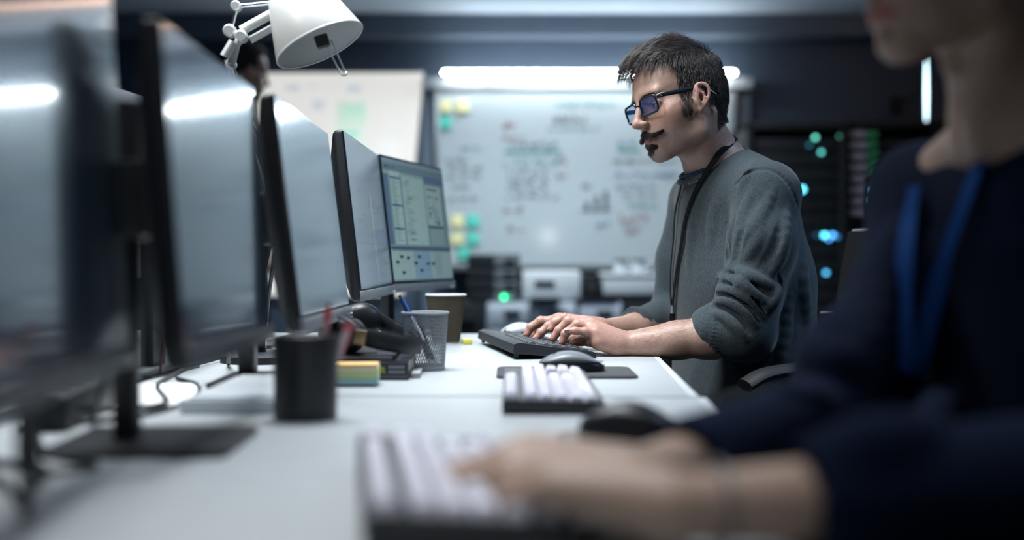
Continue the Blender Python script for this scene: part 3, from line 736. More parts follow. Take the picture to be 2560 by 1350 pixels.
pen('red-topped white pen leaning in the black pen holder, left one', W(823, 757, 1.42), W(775, 1028, 1.404), 'pen_red', 'pen_white', .0040, 'pen_white', .83)
pen('red and white pen leaning in the black pen holder, right one', W(878, 795, 1.42), W(792, 1030, 1.409), 'pen_red', 'pen_white', .0040, 'pen_white', .86)
mc = Vector((-.1426, 2.037, DT))
t = thing('pen_holder', 'silver wire-mesh pen holder beside the coffee cup', 'pen holder', mc)
b = MB(); N = 50
for s in (-1, 1):
    for k in range(N):
        pts = []
        for i in range(9):
            f = i/8; q = 2*PI*k/N+s*f*.95; r = .0315+(.0375-.0315)*f; pts.append((math.cos(q)*r, math.sin(q)*r, .004+f*.088))
        b.tube(pts, .00068, 3, cap=False)
b.out('mesh_wall', M['wire'], t, auto=False)
b = MB(); b.ring([(math.cos(2*PI*k/40)*.0378, math.sin(2*PI*k/40)*.0378, .0935) for k in range(40)], .0022, 8); b.out('rim', M['wire'], t)
MB().lathe([(0, 0), (.032, 0), (.033, .003), (.0322, .008), (.031, .008), (.031, .002), (0, .002)], 40).out('holder_base', M['wire'], t)
pen('blue ballpoint pen with a clear lower barrel in the mesh pen holder', W(999, 740, 2.055), W(1092, 916, 2.03), 'pen_blue', 'plastic_black', .0046, 'pen_clear', .70)
pen('dark pen standing in the mesh pen holder behind the blue one', W(1046, 806, 2.052), W(1078, 915, 2.048), 'plastic_black', 'plastic_black', .0052)
# ------------------------------------------------------------------ coffee cup
t = thing('coffee_cup', 'brown corrugated paper coffee cup with a white rolled rim', 'cup', (-.1428, 2.683, DT))
b = MB(); n = 120; pr_ = [(.0285, .003), (.0295, .008), (.0418, .098), (.0424, .1025)]
vr = []
for (r, z) in pr_:
    vr.append([b.bm.verts.new(((r+(.0012 if k % 2 else -.0006))*math.cos(2*PI*k/n), (r+(.0012 if k % 2 else -.0006))*math.sin(2*PI*k/n), z)) for k in range(n)])
for a, q in zip(vr, vr[1:]):
    for k in range(n): b.bm.faces.new([a[k], a[(k+1) % n], q[(k+1) % n], q[k]])
b.out('sleeve', M['card'], t)
MB().lathe([(0, 0.002), (.027, .002), (.0275, 0), (.0280, .002), (.0416, .1035), (.0405, .1035), (.027, .006), (0, .006)], 40).out('cup_body', M['paper'], t)
MB().ring([(math.cos(2*PI*k/40)*.0426, math.sin(2*PI*k/40)*.0426, .1045) for k in range(40)], .0022, 8).out('rim', M['paper'], t)
MB().lathe([(0, .09), (.039, .09)], 30).out('coffee', M['plastic_black'], t)
t = thing('eraser', 'small yellow eraser at the foot of the coffee cup', 'eraser', (-.0975, 2.66, DT), .2)
M['eraser'] = mat('eraser', (.75, .66, .10), .7, noise=(40, .04))
MB().box((0, 0, .0055), (.018, .04, .011), bev=.002).out('eraser_body', M['eraser'], t); MB().box((0, .012, .0055), (.0186, .016, .0116), bev=.001).out('paper_sleeve', M['paper'], t)
# ------------------------------------------------------------------ books, sticky notes, headphones
def book(label, c, sx, sy, h, rz, cover, z, spine=None, title=None):
    t = thing('book', label, 'book', (c[0], c[1], z), rz, 'books under the headphones')
    MB().box((0, 0, .0012), (sx, sy, .0024), bev=.0006).box((0, 0, h-.0012), (sx, sy, .0024), bev=.0006).box((0, -sy/2+.0012, h/2), (sx, .0024, h), bev=.0006).out('cover', M[cover], t)
    MB().box((0, .002, h/2), (sx-.006, sy-.008, h-.005)).out('pages', M['pages'], t)
    if title:
        b = MB()
        for (x0, x1, z0, z1, col) in title:
            b.col = (*col, 1); b.box(((x0+x1)/2, -sy/2-.0006, (z0+z1)/2), (x1-x0, .0008, z1-z0))
        b.out('spine_print', M['vpaper'], t, smooth=False)
    return t
M['pages'] = mat('book_pages', (.42, .40, .35), .8, noise=(400, .15, (1, 1, 6))); M['cover_black'] = mat('cover_black', (.02, .024, .034), .35, noise=(30, .06)); M['cover_pale'] = mat('cover_pale', (.45, .46, .45), .5, noise=(30, .06))
rr = random.Random(3); YL = (.72, .62, .08); GY = (.3, .33, .38)
tt = []
x = .008
for i in range(4): tt += [(x, x+.0014, .011, .020, YL), (x, x+.0052, .0185, .020, YL), (x+.0038, x+.0052, .011, .020, YL), (x, x+.0052, .011+.004*(i % 2), .0125+.004*(i % 2), YL)]; x += .0068
for i in range(6): tt += [(.040+i*.0040, .0428+i*.0040, .018, .022, GY), (.040+i*.0040, .0428+i*.0040, .011, .0145, GY)]
tt += [(-.05, .068, .0262, .0268, GY), (-.05, .068, .0045, .0052, GY)]
book('small thin pale notebook on the desk right of the black book', (-.1480, 1.93), .013, .095, .008, .03, 'cover_pale', DT)
book('thick black book with yellow lettering on its spine', (-.224, 1.949), .138, .19, .029, 0, 'cover_black', DT, title=tt)
book('thin black booklet with a pale red-lined edge lying on the thick book', (-.236, 1.952), .115, .17, .0075, .04, 'cover_black', DT+.029, title=[(-.03, .052, .002, .0055, (.62, .55, .6)), (-.03, .052, .0012, .002, (.5, .1, .15))])
t = thing('paper_slip', 'dark paper slip with a yellow corner under the headphones', 'paper', (-.243, 1.92, DT+.0368), .3)
MB().box((0, 0, .0008), (.06, .05, .0014)).out('slip', M['rubber'], t); b = MB(); b.box((-.012, -.012, .0017), (.022, .014, .0005)).out('yellow_patch', M['note_yellow'], t)
t = thing('note_block', 'block of sticky notes in orange, cream, yellow, green and blue layers', 'sticky notes', (-.222, 1.785, DT), .03)
cols = [((.33, .55, .62), .007), ((.38, .60, .36), .0055), ((.55, .68, .42), .0045), ((.70, .66, .22), .0045), ((.74, .74, .52), .0065), ((.78, .50, .20), .0045)]
z = .003; MB().box((0, 0, .0015), (.052, .05, .003)).out('backing_card', M['plastic_dark'], t)
for i, (c, h) in enumerate(cols):
    h *= .88; b = MB(); b.col = (*c, 1); b.box((rr.uniform(-.001, .001), 0, z+h/2), (.060, .055, h-.0003)); b.out('note_layer', M['vpaper'], t, smooth=False); z += h
# headphones
hp = thing('headphones', 'black over-ear headphones with a bronze hinge lying on the books', 'headphones', W(950, 885, 1.98))
M['bronze'] = mat('bronze_hinge', (.35, .27, .17), .35, metal=.8, noise=(40, .06)); M['leather'] = mat('leather_pad', (.015, .017, .02), .5, noise=(60, .08), bump=(300, .3, .001))
path = catmull([W(908, 842, 1.885), W(950, 852, 1.885), W(1000, 861, 1.90), W(1038, 864, 1.94), W(1050, 858, 1.99), W(1030, 842, 2.06), W(985, 822, 2.10), W(945, 800, 2.12)], 6)
MB().tube(path, .0140, 8, flat=(.22, 1.0)).out('headband', M['plastic_dark'], hp, world=True)
pin = [p+(Vector(W(985, 850, 1.99))-p).normalized()*.005 for p in path[6:-6]]
MB().tube([p+Vector((0, 0, .0005)) for p in pin], .0120, 10, flat=(.34, 1.0)).out('headband_cushion', M['leather'], hp, world=True)
def cup(c, n, r, name='ear_cup'):
    n = Vector(n).normalized(); Mx = Matrix.Translation(Vector(c)) @ n.to_track_quat('Z', 'Y').to_matrix().to_4x4()
    o = MB().lathe([(0, .022), (r*.6, .021), (r*.92, .013), (r, .004), (r, 0), (0, 0)], 32, M=Mx, sq=.86).out(name, M['plastic_black'], hp, world=True)
    q = MB().lathe([(r*.55, -.001), (r*.98, -.001), (r*1.0, -.010), (r*.85, -.018), (r*.6, -.016), (r*.55, -.001)], 32, M=Mx, sq=.86).out('ear_cushion', M['leather'], hp, world=True); q.parent = o
cup(W(862, 838, 1.90), (-.35, -.9, .15), .033); cup(W(903, 802, 2.10), (.4, -.9, .1), .036)
MB().box(W(901, 844, 1.872), (.018, .012, .023), bev=.002, rot=(0, .15, -.2)).out('hinge', M['bronze'], hp, world=True)
MB().tube([W(843, 789, 1.86), W(890, 817, 1.86)], .0030, 8).out('slider', M['steel'], hp, world=True)
MB().tube(catmull([W(905, 815, 2.09), W(925, 800, 2.12), W(945, 800, 2.12)], 4), .006, 8).out('yoke', M['plastic_dark'], hp, world=True)

# ------------------------------------------------------------------ papers and cables on the left
t = thing('paper_stack', 'stack of glossy white papers behind the black pen holder', 'papers', (-.322, 1.60, DT), -.02)
M['glossy'] = mat('glossy_paper', (.70, .76, .80), .22, noise=(12, .02))
MB().box((0, 0, .008), (.13, .30, .016), bev=.002).out('folder', M['glossy'], t)
MB().box((.002, .003, .0175), (.120, .29, .003), bev=.0005, rot=(0, 0, .02)).out('top_sheet', M['glossy'], t)
t = thing('paper_sheet', 'loose white papers lying beneath the two nearest monitors', 'papers', (-.52, 1.62, DT), .2)
MB().box((0, 0, .0015), (.21, .297, .003)).out('sheet', M['paper'], t)
t = thing('cable_tray', 'light grey metal cable tray between the desk rows', 'cable tray', (-.567, 1.9, DT))
MB().box((0, 0, .006), (.03, 1.6, .012), bev=.002).out('tray_rail', M['alu'], t)
MB().box((-.04, 0, .03), (.006, 1.6, .05), bev=.002).out('tray_lip', M['alu'], t)
t = thing('docking_station', 'flat black docking box on the left desk row, between the monitor stands', 'docking station', (-.66, 1.72, DT), .15)
MB().box((0, 0, .017), (.14, .24, .034), bev=.005).out('dock_body', M['plastic_dark'], t); MB().box((.071, 0, .017), (.003, .18, .014)).out('port_strip', M['plastic_black'], t)
t = thing('power_strip', 'long black power strip lying under the second monitor', 'power strip', (-.505, 1.46, DT), .1)
MB().box((0, 0, .019), (.05, .34, .038), bev=.008).out('strip_body', M['plastic_dark'], t)
for k in range(5): MB().tube([(0, -.13+k*.062, .0375), (0, -.13+k*.062, .0392)], .019, 20).out('socket', M['plastic_black'], t)
t = thing('binder', 'dark grey ring binder lying flat on the left desk row', 'binder', (-.75, 2.18, DT), -.1)
MB().box((0, 0, .003), (.26, .31, .006), bev=.001).box((0, 0, .045), (.26, .31, .006), bev=.001).box((.127, 0, .024), (.006, .31, .048), bev=.001).out('binder_cover', M['back_grey'], t); MB().box((-.01, 0, .02), (.22, .29, .028)).out('pages', M['pages'] if 'pages' in M else M['paper'], t)
M['cable_red'] = mat('cable_red', (.12, .02, .03), .5, noise=(50, .1))
def cable(label, pts, r=.003, m='cable'):
    o = MB().tube(catmull(pts, 7), r, 8).out('cable', M[m]); p = Vector(pts[0])
    tag(o, label, 'cable', 'black cables behind the monitors')
z = DT+.0035
cable('thick black cable looping down to the desk at the far left', [(-.335, .93, .90), (-.36, .93, .82), (-.375, .96, .76), (-.40, 1.05, z), (-.5, 1.12, z), (-.55, 1.3, z)], .005)
cable('black cable hanging straight beside the nearest monitor', [(-.335, .86, .86), (-.345, .87, .79), (-.35, .89, z), (-.42, 1.0, z+.001), (-.53, 1.05, z)], .004)
cable('black cable curling on the desk left of the square stand base', [(-.37, 1.0, .83), (-.385, 1.0, .78), (-.39, 1.03, z), (-.36, 1.07, z), (-.44, 1.16, z), (-.56, 1.45, z)], .004)
cable('black cable crossing the papers behind the second monitor', [(-.40, 1.26, .84), (-.44, 1.32, .77), (-.47, 1.42, z+.005), (-.42, 1.50, z+.003), (-.50, 1.75, z), (-.53, 2.0, z)], .0035)
cable('black cable hanging behind the third monitor in a loop', [(-.375, 1.80, .93), (-.45, 1.84, .88), (-.47, 1.88, .84), (-.44, 1.92, .80), (-.48, 2.1, z)], .0035)
cable('thin dark red cable behind the third monitor', [(-.37, 1.78, .88), (-.44, 1.80, .857), (-.52, 1.88, .86), (-.54, 1.9, z)], .0022, 'cable_red')
cable('black cable drooping across the gap behind the third monitor', [(-.372, 1.74, .92), (-.42, 1.79, .87), (-.50, 1.84, .875), (-.56, 2.0, .79), (-.56, 2.1, .757)], .003)
cable('black cable running along the desk behind the pen holder', [(-.52, 1.30, z), (-.43, 1.40, z), (-.405, 1.55, z), (-.44, 1.74, z), (-.5, 1.85, z)], .003)

# ------------------------------------------------------------------ desk lamp
YL_ = 2.05
lp = thing('desk_lamp', 'white and chrome spring-arm desk lamp hanging over the monitors', 'lamp', (W(640, 0, 2.15).x, 2.19, DT))
a = Vector((-.43, .11, .88)).normalized(); c = W(800, 112, YL_)
Mx = Matrix.Translation(c) @ a.to_track_quat('Z', 'Y').to_matrix().to_4x4()
sh = MB().lathe([(.0765, 0), (.0772, .002), (.057, .072), (.048, .098), (.036, .113), (.020, .120), (0, .121), (0, .119), (.019, .118), (.034, .111), (.0465, .096), (.0555, .072), (.0755, .002), (.0765, 0)], 56, M=Mx).out('lamp_shade', M['lamp_white'], lp, world=True)
b = MB(); b.ring([Mx @ Vector((math.cos(2*PI*k/48)*.0765, math.sin(2*PI*k/48)*.0765, 0)) for k in range(48)], .0014, 8); r_ = b.out('rolled_rim', M['lamp_white'], lp, world=True); r_.parent = sh
MB().lathe([(0, .030), (.012, .032), (.022, .042), (.026, .056), (.020, .078), (.013, .09), (.013, .115)], 28, M=Mx).out('bulb', M['paper'], lp, world=True).parent = sh
MB().box(W(806, 103, YL_-.02), (.022, .02, .02), bev=.003, rot=(0, -.3, 0)).out('switch', M['plastic_black'], lp, world=True)
b = MB(); e = W(862, 186, YL_-.06)
b.tube(catmull([W(812, 104, YL_-.02), W(848, 176, YL_-.055), e+Vector((-.002, 0, -.002)), e+Vector((.003, 0, .002)), W(860, 172, YL_-.055), W(828, 100, YL_-.02)], 5), .0013, 6); b.out('guide_handle', M['chrome'], lp, world=True)
b = MB(); Yl = 2.06; o = Vector((0, .012, 0))
b.tube([W(604, 76, Yl), W(760, -10, Yl)], .0078, 14); b.tube([W(622, 97, Yl)+o, W(775, 12, Yl)+o], .0062, 14); b.out('upper_arm', M['lamp_white'], lp, world=True)
b = MB(); b.tube([W(592, 16, 2.08), W(712, 4, 2.08), W(760, -8, 2.08)], .0035, 10); b.tube([W(592, 16, 2.08), W(578, 76, 2.08)], .003, 10); b.tube([W(760, -12, 2.06), W(776, 14, 2.06)], .012, 12); b.out('parallel_rod', M['chrome'], lp, world=True)
def knob(p, r, d=.02): return MB().tube([p+Vector((0, -d/2, 0)), p+Vector((0, -d/2+.002, 0)), p+Vector((0, d/2-.002, 0)), p+Vector((0, d/2, 0))], [r*.8, r, r, r*.8], 20).out('joint_knob', M['satin'], lp, world=True)
knob(W(575, 78, 2.06), .0105); knob(W(591, 16, 2.08), .0085); knob(W(604, 92, 2.05), .010); knob(W(578, 162, 2.07), .009, .014); knob(W(765, 2, 2.05), .012, .03)
b = MB(); b.tube([W(606, 92, Yl), W(575, 78, Yl)], .006, 10); b.tube([W(604, 92, Yl), W(590, 112, Yl), W(578, 160, Yl)], .007, 10); b.tube([W(588, 108, Yl)-o, W(566, 145, Yl)-o], .0085, 12); b.out('elbow', M['satin'], lp, world=True)
b = MB(); b.tube([W(578, 160, 2.07), W(681, 452, 2.16)], .0045, 12); b.tube([W(566, 150, 2.07), W(664, 455, 2.16)], .0045, 12); b.out('lower_arm', M['chrome'], lp, world=True)
knob(W(675, 460, 2.155), .009, .024)
b = MB(); b.tube(catmull([W(660, 448, 2.16), W(668, 475, 2.165), W(682, 495, 2.17), W(686, 520, 2.18)], 5), .0042, 10); b.tube(catmull([W(668, 446, 2.16), W(678, 470, 2.165), W(688, 490, 2.17), W(690, 520, 2.18)], 5), .003, 8); b.out('base_bracket', M['chrome'], lp, world=True)
MB().box(W(676, 534, 2.18), (.045, .04, .03), bev=.003).out('clamp', M['plastic_black'], lp, world=True)
MB().tube([W(681, 545, 2.18), W(648, 700, 2.18), Vector((lp.location.x, 2.19, DT+.01))], .009, 14).out('post', M['plastic_dark'], lp, world=True)
MB().tube([W(697, 548, 2.2), W(672, 740, 2.2), W(660, 880, 2.2)], .0035, 10).out('tension_rod', M['chrome'], lp, world=True)
MB().lathe([(0, 0), (.07, 0), (.07, .012), (.06, .018), (0, .018)], 36).out('lamp_base', M['plastic_dark'], lp)

# ------------------------------------------------------------------ chairs
def chair(label, loc, rz, seat=.46, back=1.0, arm=.70):
    """local -x is where the sitter faces"""
    t = thing('office_chair', label, 'chair', (loc[0], loc[1], 0), rz, 'black office chairs')
    Mz = lambda z: Matrix.Translation((0, 0, z))
    MB().prism(rrect(.46, .48, .09), -.06, 0, .02, M=Mz(seat)).out('seat', M['fabric_dark'], t)
    b = MB(); n = 9; g = {}
    for i in range(n):
        for j in range(n):
            y = (i/(n-1)-.5)*.44*(1-.12*(j/(n-1))**2); z = seat+.12+(back-seat-.12)*j/(n-1)
            x = .23-.05*(1-(2*i/(n-1)-1)**2)*-1+.06*(j/(n-1)); x = .22+.05*(j/(n-1))+.035*(1-(2*i/(n-1)-1)**2)
            for k in (0, 1): g[i, j, k] = b.bm.verts.new((x+.03*k, y, z))
    for i in range(n-1):
        for j in range(n-1):
            for k in (0, 1): b.bm.faces.new([g[i, j, k], g[i+1, j, k], g[i+1, j+1, k], g[i, j+1, k]])
    for i in range(n-1):
        for e in ((i, 0, i+1, 0), (i, n-1, i+1, n-1), (0, i, 0, i+1), (n-1, i, n-1, i+1)):
            b.bm.faces.new([g[e[0], e[1], 0], g[e[2], e[3], 0], g[e[2], e[3], 1], g[e[0], e[1], 1]])
    ring_ = [g[i, 0, 0].co.copy() for i in range(n)]+[g[n-1, j, 0].co.copy() for j in range(1, n)]+[g[i, n-1, 0].co.copy() for i in range(n-2, -1, -1)]+[g[0, j, 0].co.copy() for j in range(n-2, 0, -1)]
    b.out('backrest', M['fabric_dark'], t)
    MB().ring([p+Vector((.012, 0, 0)) for p in ring_], .0055, 8).out('back_frame', M['plastic_grey'], t)
    MB().tube(catmull([(.28, 0, seat+.2), (.30, 0, seat), (.18, 0, seat-.09), (0, 0, seat-.08)], 5), .022, 10).out('back_support', M['plastic_dark'], t)
    for s in (-1, 1):
        MB().tube(catmull([(.10, s*.26, seat-.05), (.06, s*.275, seat+.05), (.05, s*.28, arm-.03)], 5), .016, 10).tube([(.1, s*.2, seat-.06), (.1, s*.265, seat-.055)], .014, 8).out('arm_post', M['plastic_dark'], t)
        MB().tube(catmull([(.16, s*.28, arm-.025), (.12, s*.28, arm-.008), (0, s*.28, arm-.008), (-.11, s*.28, arm-.016), (-.16, s*.28, arm-.036)], 6), .017, 12, flat=(1.6, .7)).out('armrest', M['armrest'], t)
    MB().tube([(0, 0, seat-.08), (0, 0, .1)], .028, 16).out('gas_column', M['plastic_dark'], t)
    for k in range(5):
        q = 2*PI*k/5+.3; d = Vector((math.cos(q), math.sin(q), 0))
        o = MB().tube([d*.02+Vector((0, 0, .11)), d*.3+Vector((0, 0, .075))], [.022, .014], 8).out('base_leg', M['plastic_dark'], t)
        MB().tube([d*.3+Vector((0, -.02, .03)), d*.3+Vector((0, .02, .03))], .028, 14).out('caster', M['rubber'], t)
    return t
chair('black office chair the man sits on, grey armrest beside his waist', (.48, 2.50), .30, seat=.47, back=.80, arm=.735)
chair('empty black office chair with a tall curved backrest between the two people', (.275, 1.76), .06, seat=.46, back=.965, arm=.655)
chair('office chair under the person in navy, almost wholly out of the picture', (.60, 1.16), .30, seat=.46, back=.84, arm=.62)
# ------------------------------------------------------------------ implicit surfaces -> one continuous mesh
class Sdf:
    def __init__(s): s.ops = []
    def _push(s, fn, c, R, k, mode): s.ops.append((fn, np.asarray(c, np.float32), float(R), float(k), mode))
    def rc(s, a, b, ra, rb, k=.01, mode='u', lat=None, ls=1.0):
        """round cone a-b; lat: unit axis along which space is squeezed by ls (<1 = wider along it)"""
        a = np.asarray(a, np.float32); b = np.asarray(b, np.float32); ba = b-a; l2 = max(float(ba@ba), 1e-10)
        L = None if lat is None else np.asarray(lat, np.float32)
        if L is not None:
            L = L/np.linalg.norm(L); ba2 = ba-L*(ba@L)*(1-ls); l2 = max(float(ba2@ba2), 1e-10)
        else: ba2 = ba
        def fn(p):
            pa = p-a
            if L is not None: pa = pa-np.outer(pa@L*(1-ls), L)
            t = np.clip(pa@ba2/l2, 0, 1)
            return np.linalg.norm(pa-t[:, None]*ba2, axis=1)-(ra+(rb-ra)*t)
        s._push(fn, (a+b)/2, (np.linalg.norm(ba)/2+max(ra, rb))/(ls if L is not None else 1), k, mode)
    def ell(s, c, r, R=None, k=.01, mode='u'):
        c = np.asarray(c, np.float32); r = np.asarray(r, np.float32); R = np.eye(3, dtype=np.float32) if R is None else np.asarray(R, np.float32)
        def fn(p):
            q = (p-c)@R; k0 = np.linalg.norm(q/r, axis=1); k1 = np.linalg.norm(q/(r*r), axis=1)+1e-9
            return k0*(k0-1)/k1
        s._push(fn, c, float(r.max()), k, mode)
    def chain(s, pts, rs, k=.008, mode='u', **kw):
        for i in range(len(pts)-1): s.rc(pts[i], pts[i+1], rs[i], rs[i+1], k, mode, **kw)
    def fn(s, f, c, R, k=.01, mode='i'): s._push(f, c, R, k, mode)
    def ev(s, p, sub=None):
        d = np.full(len(p), 10., np.float32)
        for fn, c, R, k, mode in (s.ops if sub is None else sub):
            e = fn(p).astype(np.float32)
            if mode == 'u':
                h = np.clip(.5+.5*(d-e)/k, 0, 1); d = d*(1-h)+e*h-k*h*(1-h)
            elif mode == 's':
                e = -e; h = np.clip(.5-.5*(d-e)/k, 0, 1); d = d*(1-h)+e*h+k*h*(1-h)
            elif mode == 'i':
                h = np.clip(.5-.5*(d-e)/k, 0, 1); d = d*(1-h)+e*h+k*h*(1-h)
            elif mode == 'd': d = d+e
        return d
    def grad(s, p, e=.0008):
        g = np.stack([s.ev(p+np.eye(3, dtype=np.float32)[i]*e)-s.ev(p-np.eye(3, dtype=np.float32)[i]*e) for i in range(3)], 1)
        return g/(np.linalg.norm(g, axis=1, keepdims=True)+1e-9)
    def ray(s, px, py, y0=.3, y1=3.4, far=False):
        """first point of the surface met on the line through a pixel, or None"""
        d = np.array(((px-1280)/F, 1, -(py-650)/F), np.float32); o = np.array((0, 0, CZ), np.float32); t = y0
        for i in range(160):
            v = float(s.ev((o+d*t)[None])[0])
            if v < .0004: return o+d*t
            t += max(v*.7, .0005)
            if t > y1: return None
        return o+d*t
    def proj(s, p, off=0, n=4):
        p = np.array(p, np.float32)
        for i in range(n):
            v = s.ev(p); g = s.grad(p); p = p-g*(v-off)[:, None]*.9
        return p
    def mesh(s, res, lo, hi, smooth=2):
        B = 14; lo = np.asarray(lo, np.float32); hi = np.asarray(hi, np.float32)
        nb = np.ceil((hi-lo)/(B*res)).astype(int); bs = B*res
        gx, gy, gz = np.meshgrid(*[np.arange(n) for n in nb], indexing='ij')
        bi = np.stack([gx.ravel(), gy.ravel(), gz.ravel()], 1); cen = lo+(bi+.5)*bs; hd = bs*.87
        v = np.concatenate([s.ev(cen[i:i+20000].astype(np.float32)) for i in range(0, len(cen), 20000)])
        act = bi[np.abs(v) < hd*1.5+.012]
        NX, NY, NZ = (nb*B+2); keys = []; pos = []; quads = []
        ar = np.arange(B+1); ox, oy, oz = np.meshgrid(ar, ar, ar, indexing='ij')
        offs = np.stack([ox.ravel(), oy.ravel(), oz.ravel()], 1)
        corner = [(i, j, k) for i in (0, 1) for j in (0, 1) for k in (0, 1)]
        edges = [(a, b) for a in range(8) for b in range(a+1, 8) if sum(abs(corner[a][q]-corner[b][q]) for q in range(3)) == 1]
        for b in act:
            g = b*B; c = lo+(b+.5)*bs
            sub = [o for o in s.ops if o[4] in 'di' or np.linalg.norm(o[1]-c) < o[2]*1.02+hd+o[3]*1.6+.014]
            p = (lo+(offs+g)*res).astype(np.float32); V = s.ev(p, sub).reshape(B+1, B+1, B+1)
            I = V < 0
            if I.all() or not I.any(): continue
            c8 = np.stack([I[i:B+i, j:B+j, k:B+k] for i, j, k in corner], -1)
            m = c8.any(-1) & ~c8.all(-1); idx = np.argwhere(m)
            if len(idx):
                vv = np.stack([V[idx[:, 0]+i, idx[:, 1]+j, idx[:, 2]+k] for i, j, k in corner], 1)
                acc = np.zeros((len(idx), 3)); cnt = np.zeros(len(idx))
                for a_, b_ in edges:
                    va, vb = vv[:, a_], vv[:, b_]; mm = (va < 0) != (vb < 0); t = np.where(mm, va/np.where(mm, va-vb, 1), 0)
                    A = np.array(corner[a_]); Bq = np.array(corner[b_])
                    acc += mm[:, None]*(A+t[:, None]*(Bq-A)); cnt += mm
                gi = idx+g; pos.append(lo+(gi+acc/cnt[:, None])*res); keys.append(gi[:, 0]+NX*(gi[:, 1]+NY*gi[:, 2].astype(np.int64)))
            for ax in range(3):
                sl0 = I[:B, :B, :B]; sh = [slice(0, B)]*3; sh[ax] = slice(1, B+1); sl1 = I[tuple(sh)]
                e = np.argwhere(sl0 != sl1)
                if not len(e): continue
                flip = sl0[e[:, 0], e[:, 1], e[:, 2]]; ge = e+g; u_, w_ = (ax+1) % 3, (ax+2) % 3
                q = []
                for du, dw in ((0, 0), (-1, 0), (-1, -1), (0, -1)):
                    h = ge.copy(); h[:, u_] += du; h[:, w_] += dw; q.append(h[:, 0]+NX*(h[:, 1]+NY*h[:, 2].astype(np.int64)))
                q = np.stack(q, 1); q[~flip] = q[~flip][:, ::-1]; quads.append(q)
        keys = np.concatenate(keys); pos = np.concatenate(pos); quads = np.concatenate(quads)
        od = np.argsort(keys); keys = keys[od]; pos = pos[od]
        ix = np.searchsorted(keys, quads); ix = np.clip(ix, 0, len(keys)-1); ok = (keys[ix] == quads).all(1); F4 = ix[ok]
        for it in range(smooth):
            acc = np.zeros_like(pos); cnt = np.zeros(len(pos))
            for a_, b_ in ((0, 1), (1, 2), (2, 3), (3, 0)):
                np.add.at(acc, F4[:, a_], pos[F4[:, b_]]); np.add.at(acc, F4[:, b_], pos[F4[:, a_]]); np.add.at(cnt, F4[:, a_], 1); np.add.at(cnt, F4[:, b_], 1)
            pos = pos*.5+.5*acc/np.maximum(cnt, 1)[:, None]
        return pos.astype(np.float32), F4[:, ::1]
def npmesh(name, V, Q, colf=None):
    me = bpy.data.meshes.new(name); n = Q.shape[1]
    me.vertices.add(len(V)); me.vertices.foreach_set('co', V.astype(np.float32).ravel())
    me.loops.add(Q.size); me.loops.foreach_set('vertex_index', Q.astype(np.int32).ravel())
    me.polygons.add(len(Q)); me.polygons.foreach_set('loop_start', np.arange(0, Q.size, n, dtype=np.int32))
    me.update(calc_edges=True); me.validate()
    if colf is not None:
        c = colf(V); a = me.color_attributes.new('Col', 'FLOAT_COLOR', 'POINT')
        a.data.foreach_set('color', np.concatenate([c, np.ones((len(c), 1))], 1).astype(np.float32).ravel())
    return me
def strands(name, roots, dirs_fn, length, width, nseg, mat_, parent, rs, keep=None, col=None):
    """tapered 3-sided hairs. roots (N,3), dirs_fn(p, t)->unit dirs, length (N,)"""
    N = len(roots); P = [roots]; p = roots.copy()
    for i in range(nseg):
        d = dirs_fn(p, (i+.5)/nseg); p = p+d*(length/nseg)[:, None]
        if keep is not None: p = keep(p, (i+1)/nseg)
        P.append(p)
    P = np.stack(P, 1)
    V = np.zeros((N, nseg+1, 3, 3), np.float32)
    for i in range(nseg+1):
        t = P[:, min(i+1, nseg)]-P[:, max(i-1, 0)]; t /= np.linalg.norm(t, axis=1, keepdims=True)+1e-9
        a = np.cross(t, np.array((.3, .2, .9))); a /= np.linalg.norm(a, axis=1, keepdims=True)+1e-9; b = np.cross(t, a)
        w = width*(1-.85*(i/nseg)**1.5)*(.75 if i == 0 else 1)
        for k in range(3):
            q = 2*PI*k/3; V[:, i, k] = P[:, i]+(a*math.cos(q)+b*math.sin(q))*np.asarray(w).reshape(-1, 1)
    base = (np.arange(N)*(nseg+1)*3)[:, None]; Q = []
    for i in range(nseg):
        for k in range(3):
            k2 = (k+1) % 3; Q.append(base+np.array([[i*3+k, i*3+k2, (i+1)*3+k2, (i+1)*3+k]]))
    Q = np.concatenate(Q); V = V.reshape(-1, 3)
    cf = None
    if col is not None:
        cc = np.repeat(col, (nseg+1)*3, axis=0); cf = lambda v: cc
    me = npmesh(name, V, Q, cf)
    return link(name, me, mat_, parent, True, True)
# ------------------------------------------------------------------ heads
class Frame3:
    def __init__(s, O, yaw, pitch, roll=0, sc=1.0, zs=1.0):
        """faces -X, turned by yaw towards the camera, nodding down by pitch"""
        R = Matrix.Rotation(yaw, 3, 'Z') @ Matrix.Rotation(-pitch, 3, 'Y') @ Matrix.Rotation(roll, 3, 'X')
        f = R @ Vector((-1, 0, 0)); l = R @ Vector((0, -1, 0)); u = R @ Vector((0, 0, 1))
        s.zs = zs
        s.R = np.array([[f[i], l[i], u[i]] for i in range(3)], np.float32); s.O = np.array(O, np.float32); s.sc = sc
    def __call__(s, x, y, z):
        if z < 0: z = z*s.zs
        return s.O+s.R@(np.array((x, y, z), np.float32)*s.sc)
    def loc(s, p):
        q = (p-s.O)@s.R/s.sc; q[:, 2] = np.where(q[:, 2] < 0, q[:, 2]/s.zs, q[:, 2]); return q
    def pts(s, q): q = np.array(q, np.float32); q[:, 2] = np.where(q[:, 2] < 0, q[:, 2]*s.zs, q[:, 2]); return (s.O+q@s.R.T).astype(np.float32)
    def Rr(s, deg=0, ax='Y'): return s.R@np.array(Matrix.Rotation(math.radians(deg), 3, ax), np.float32)
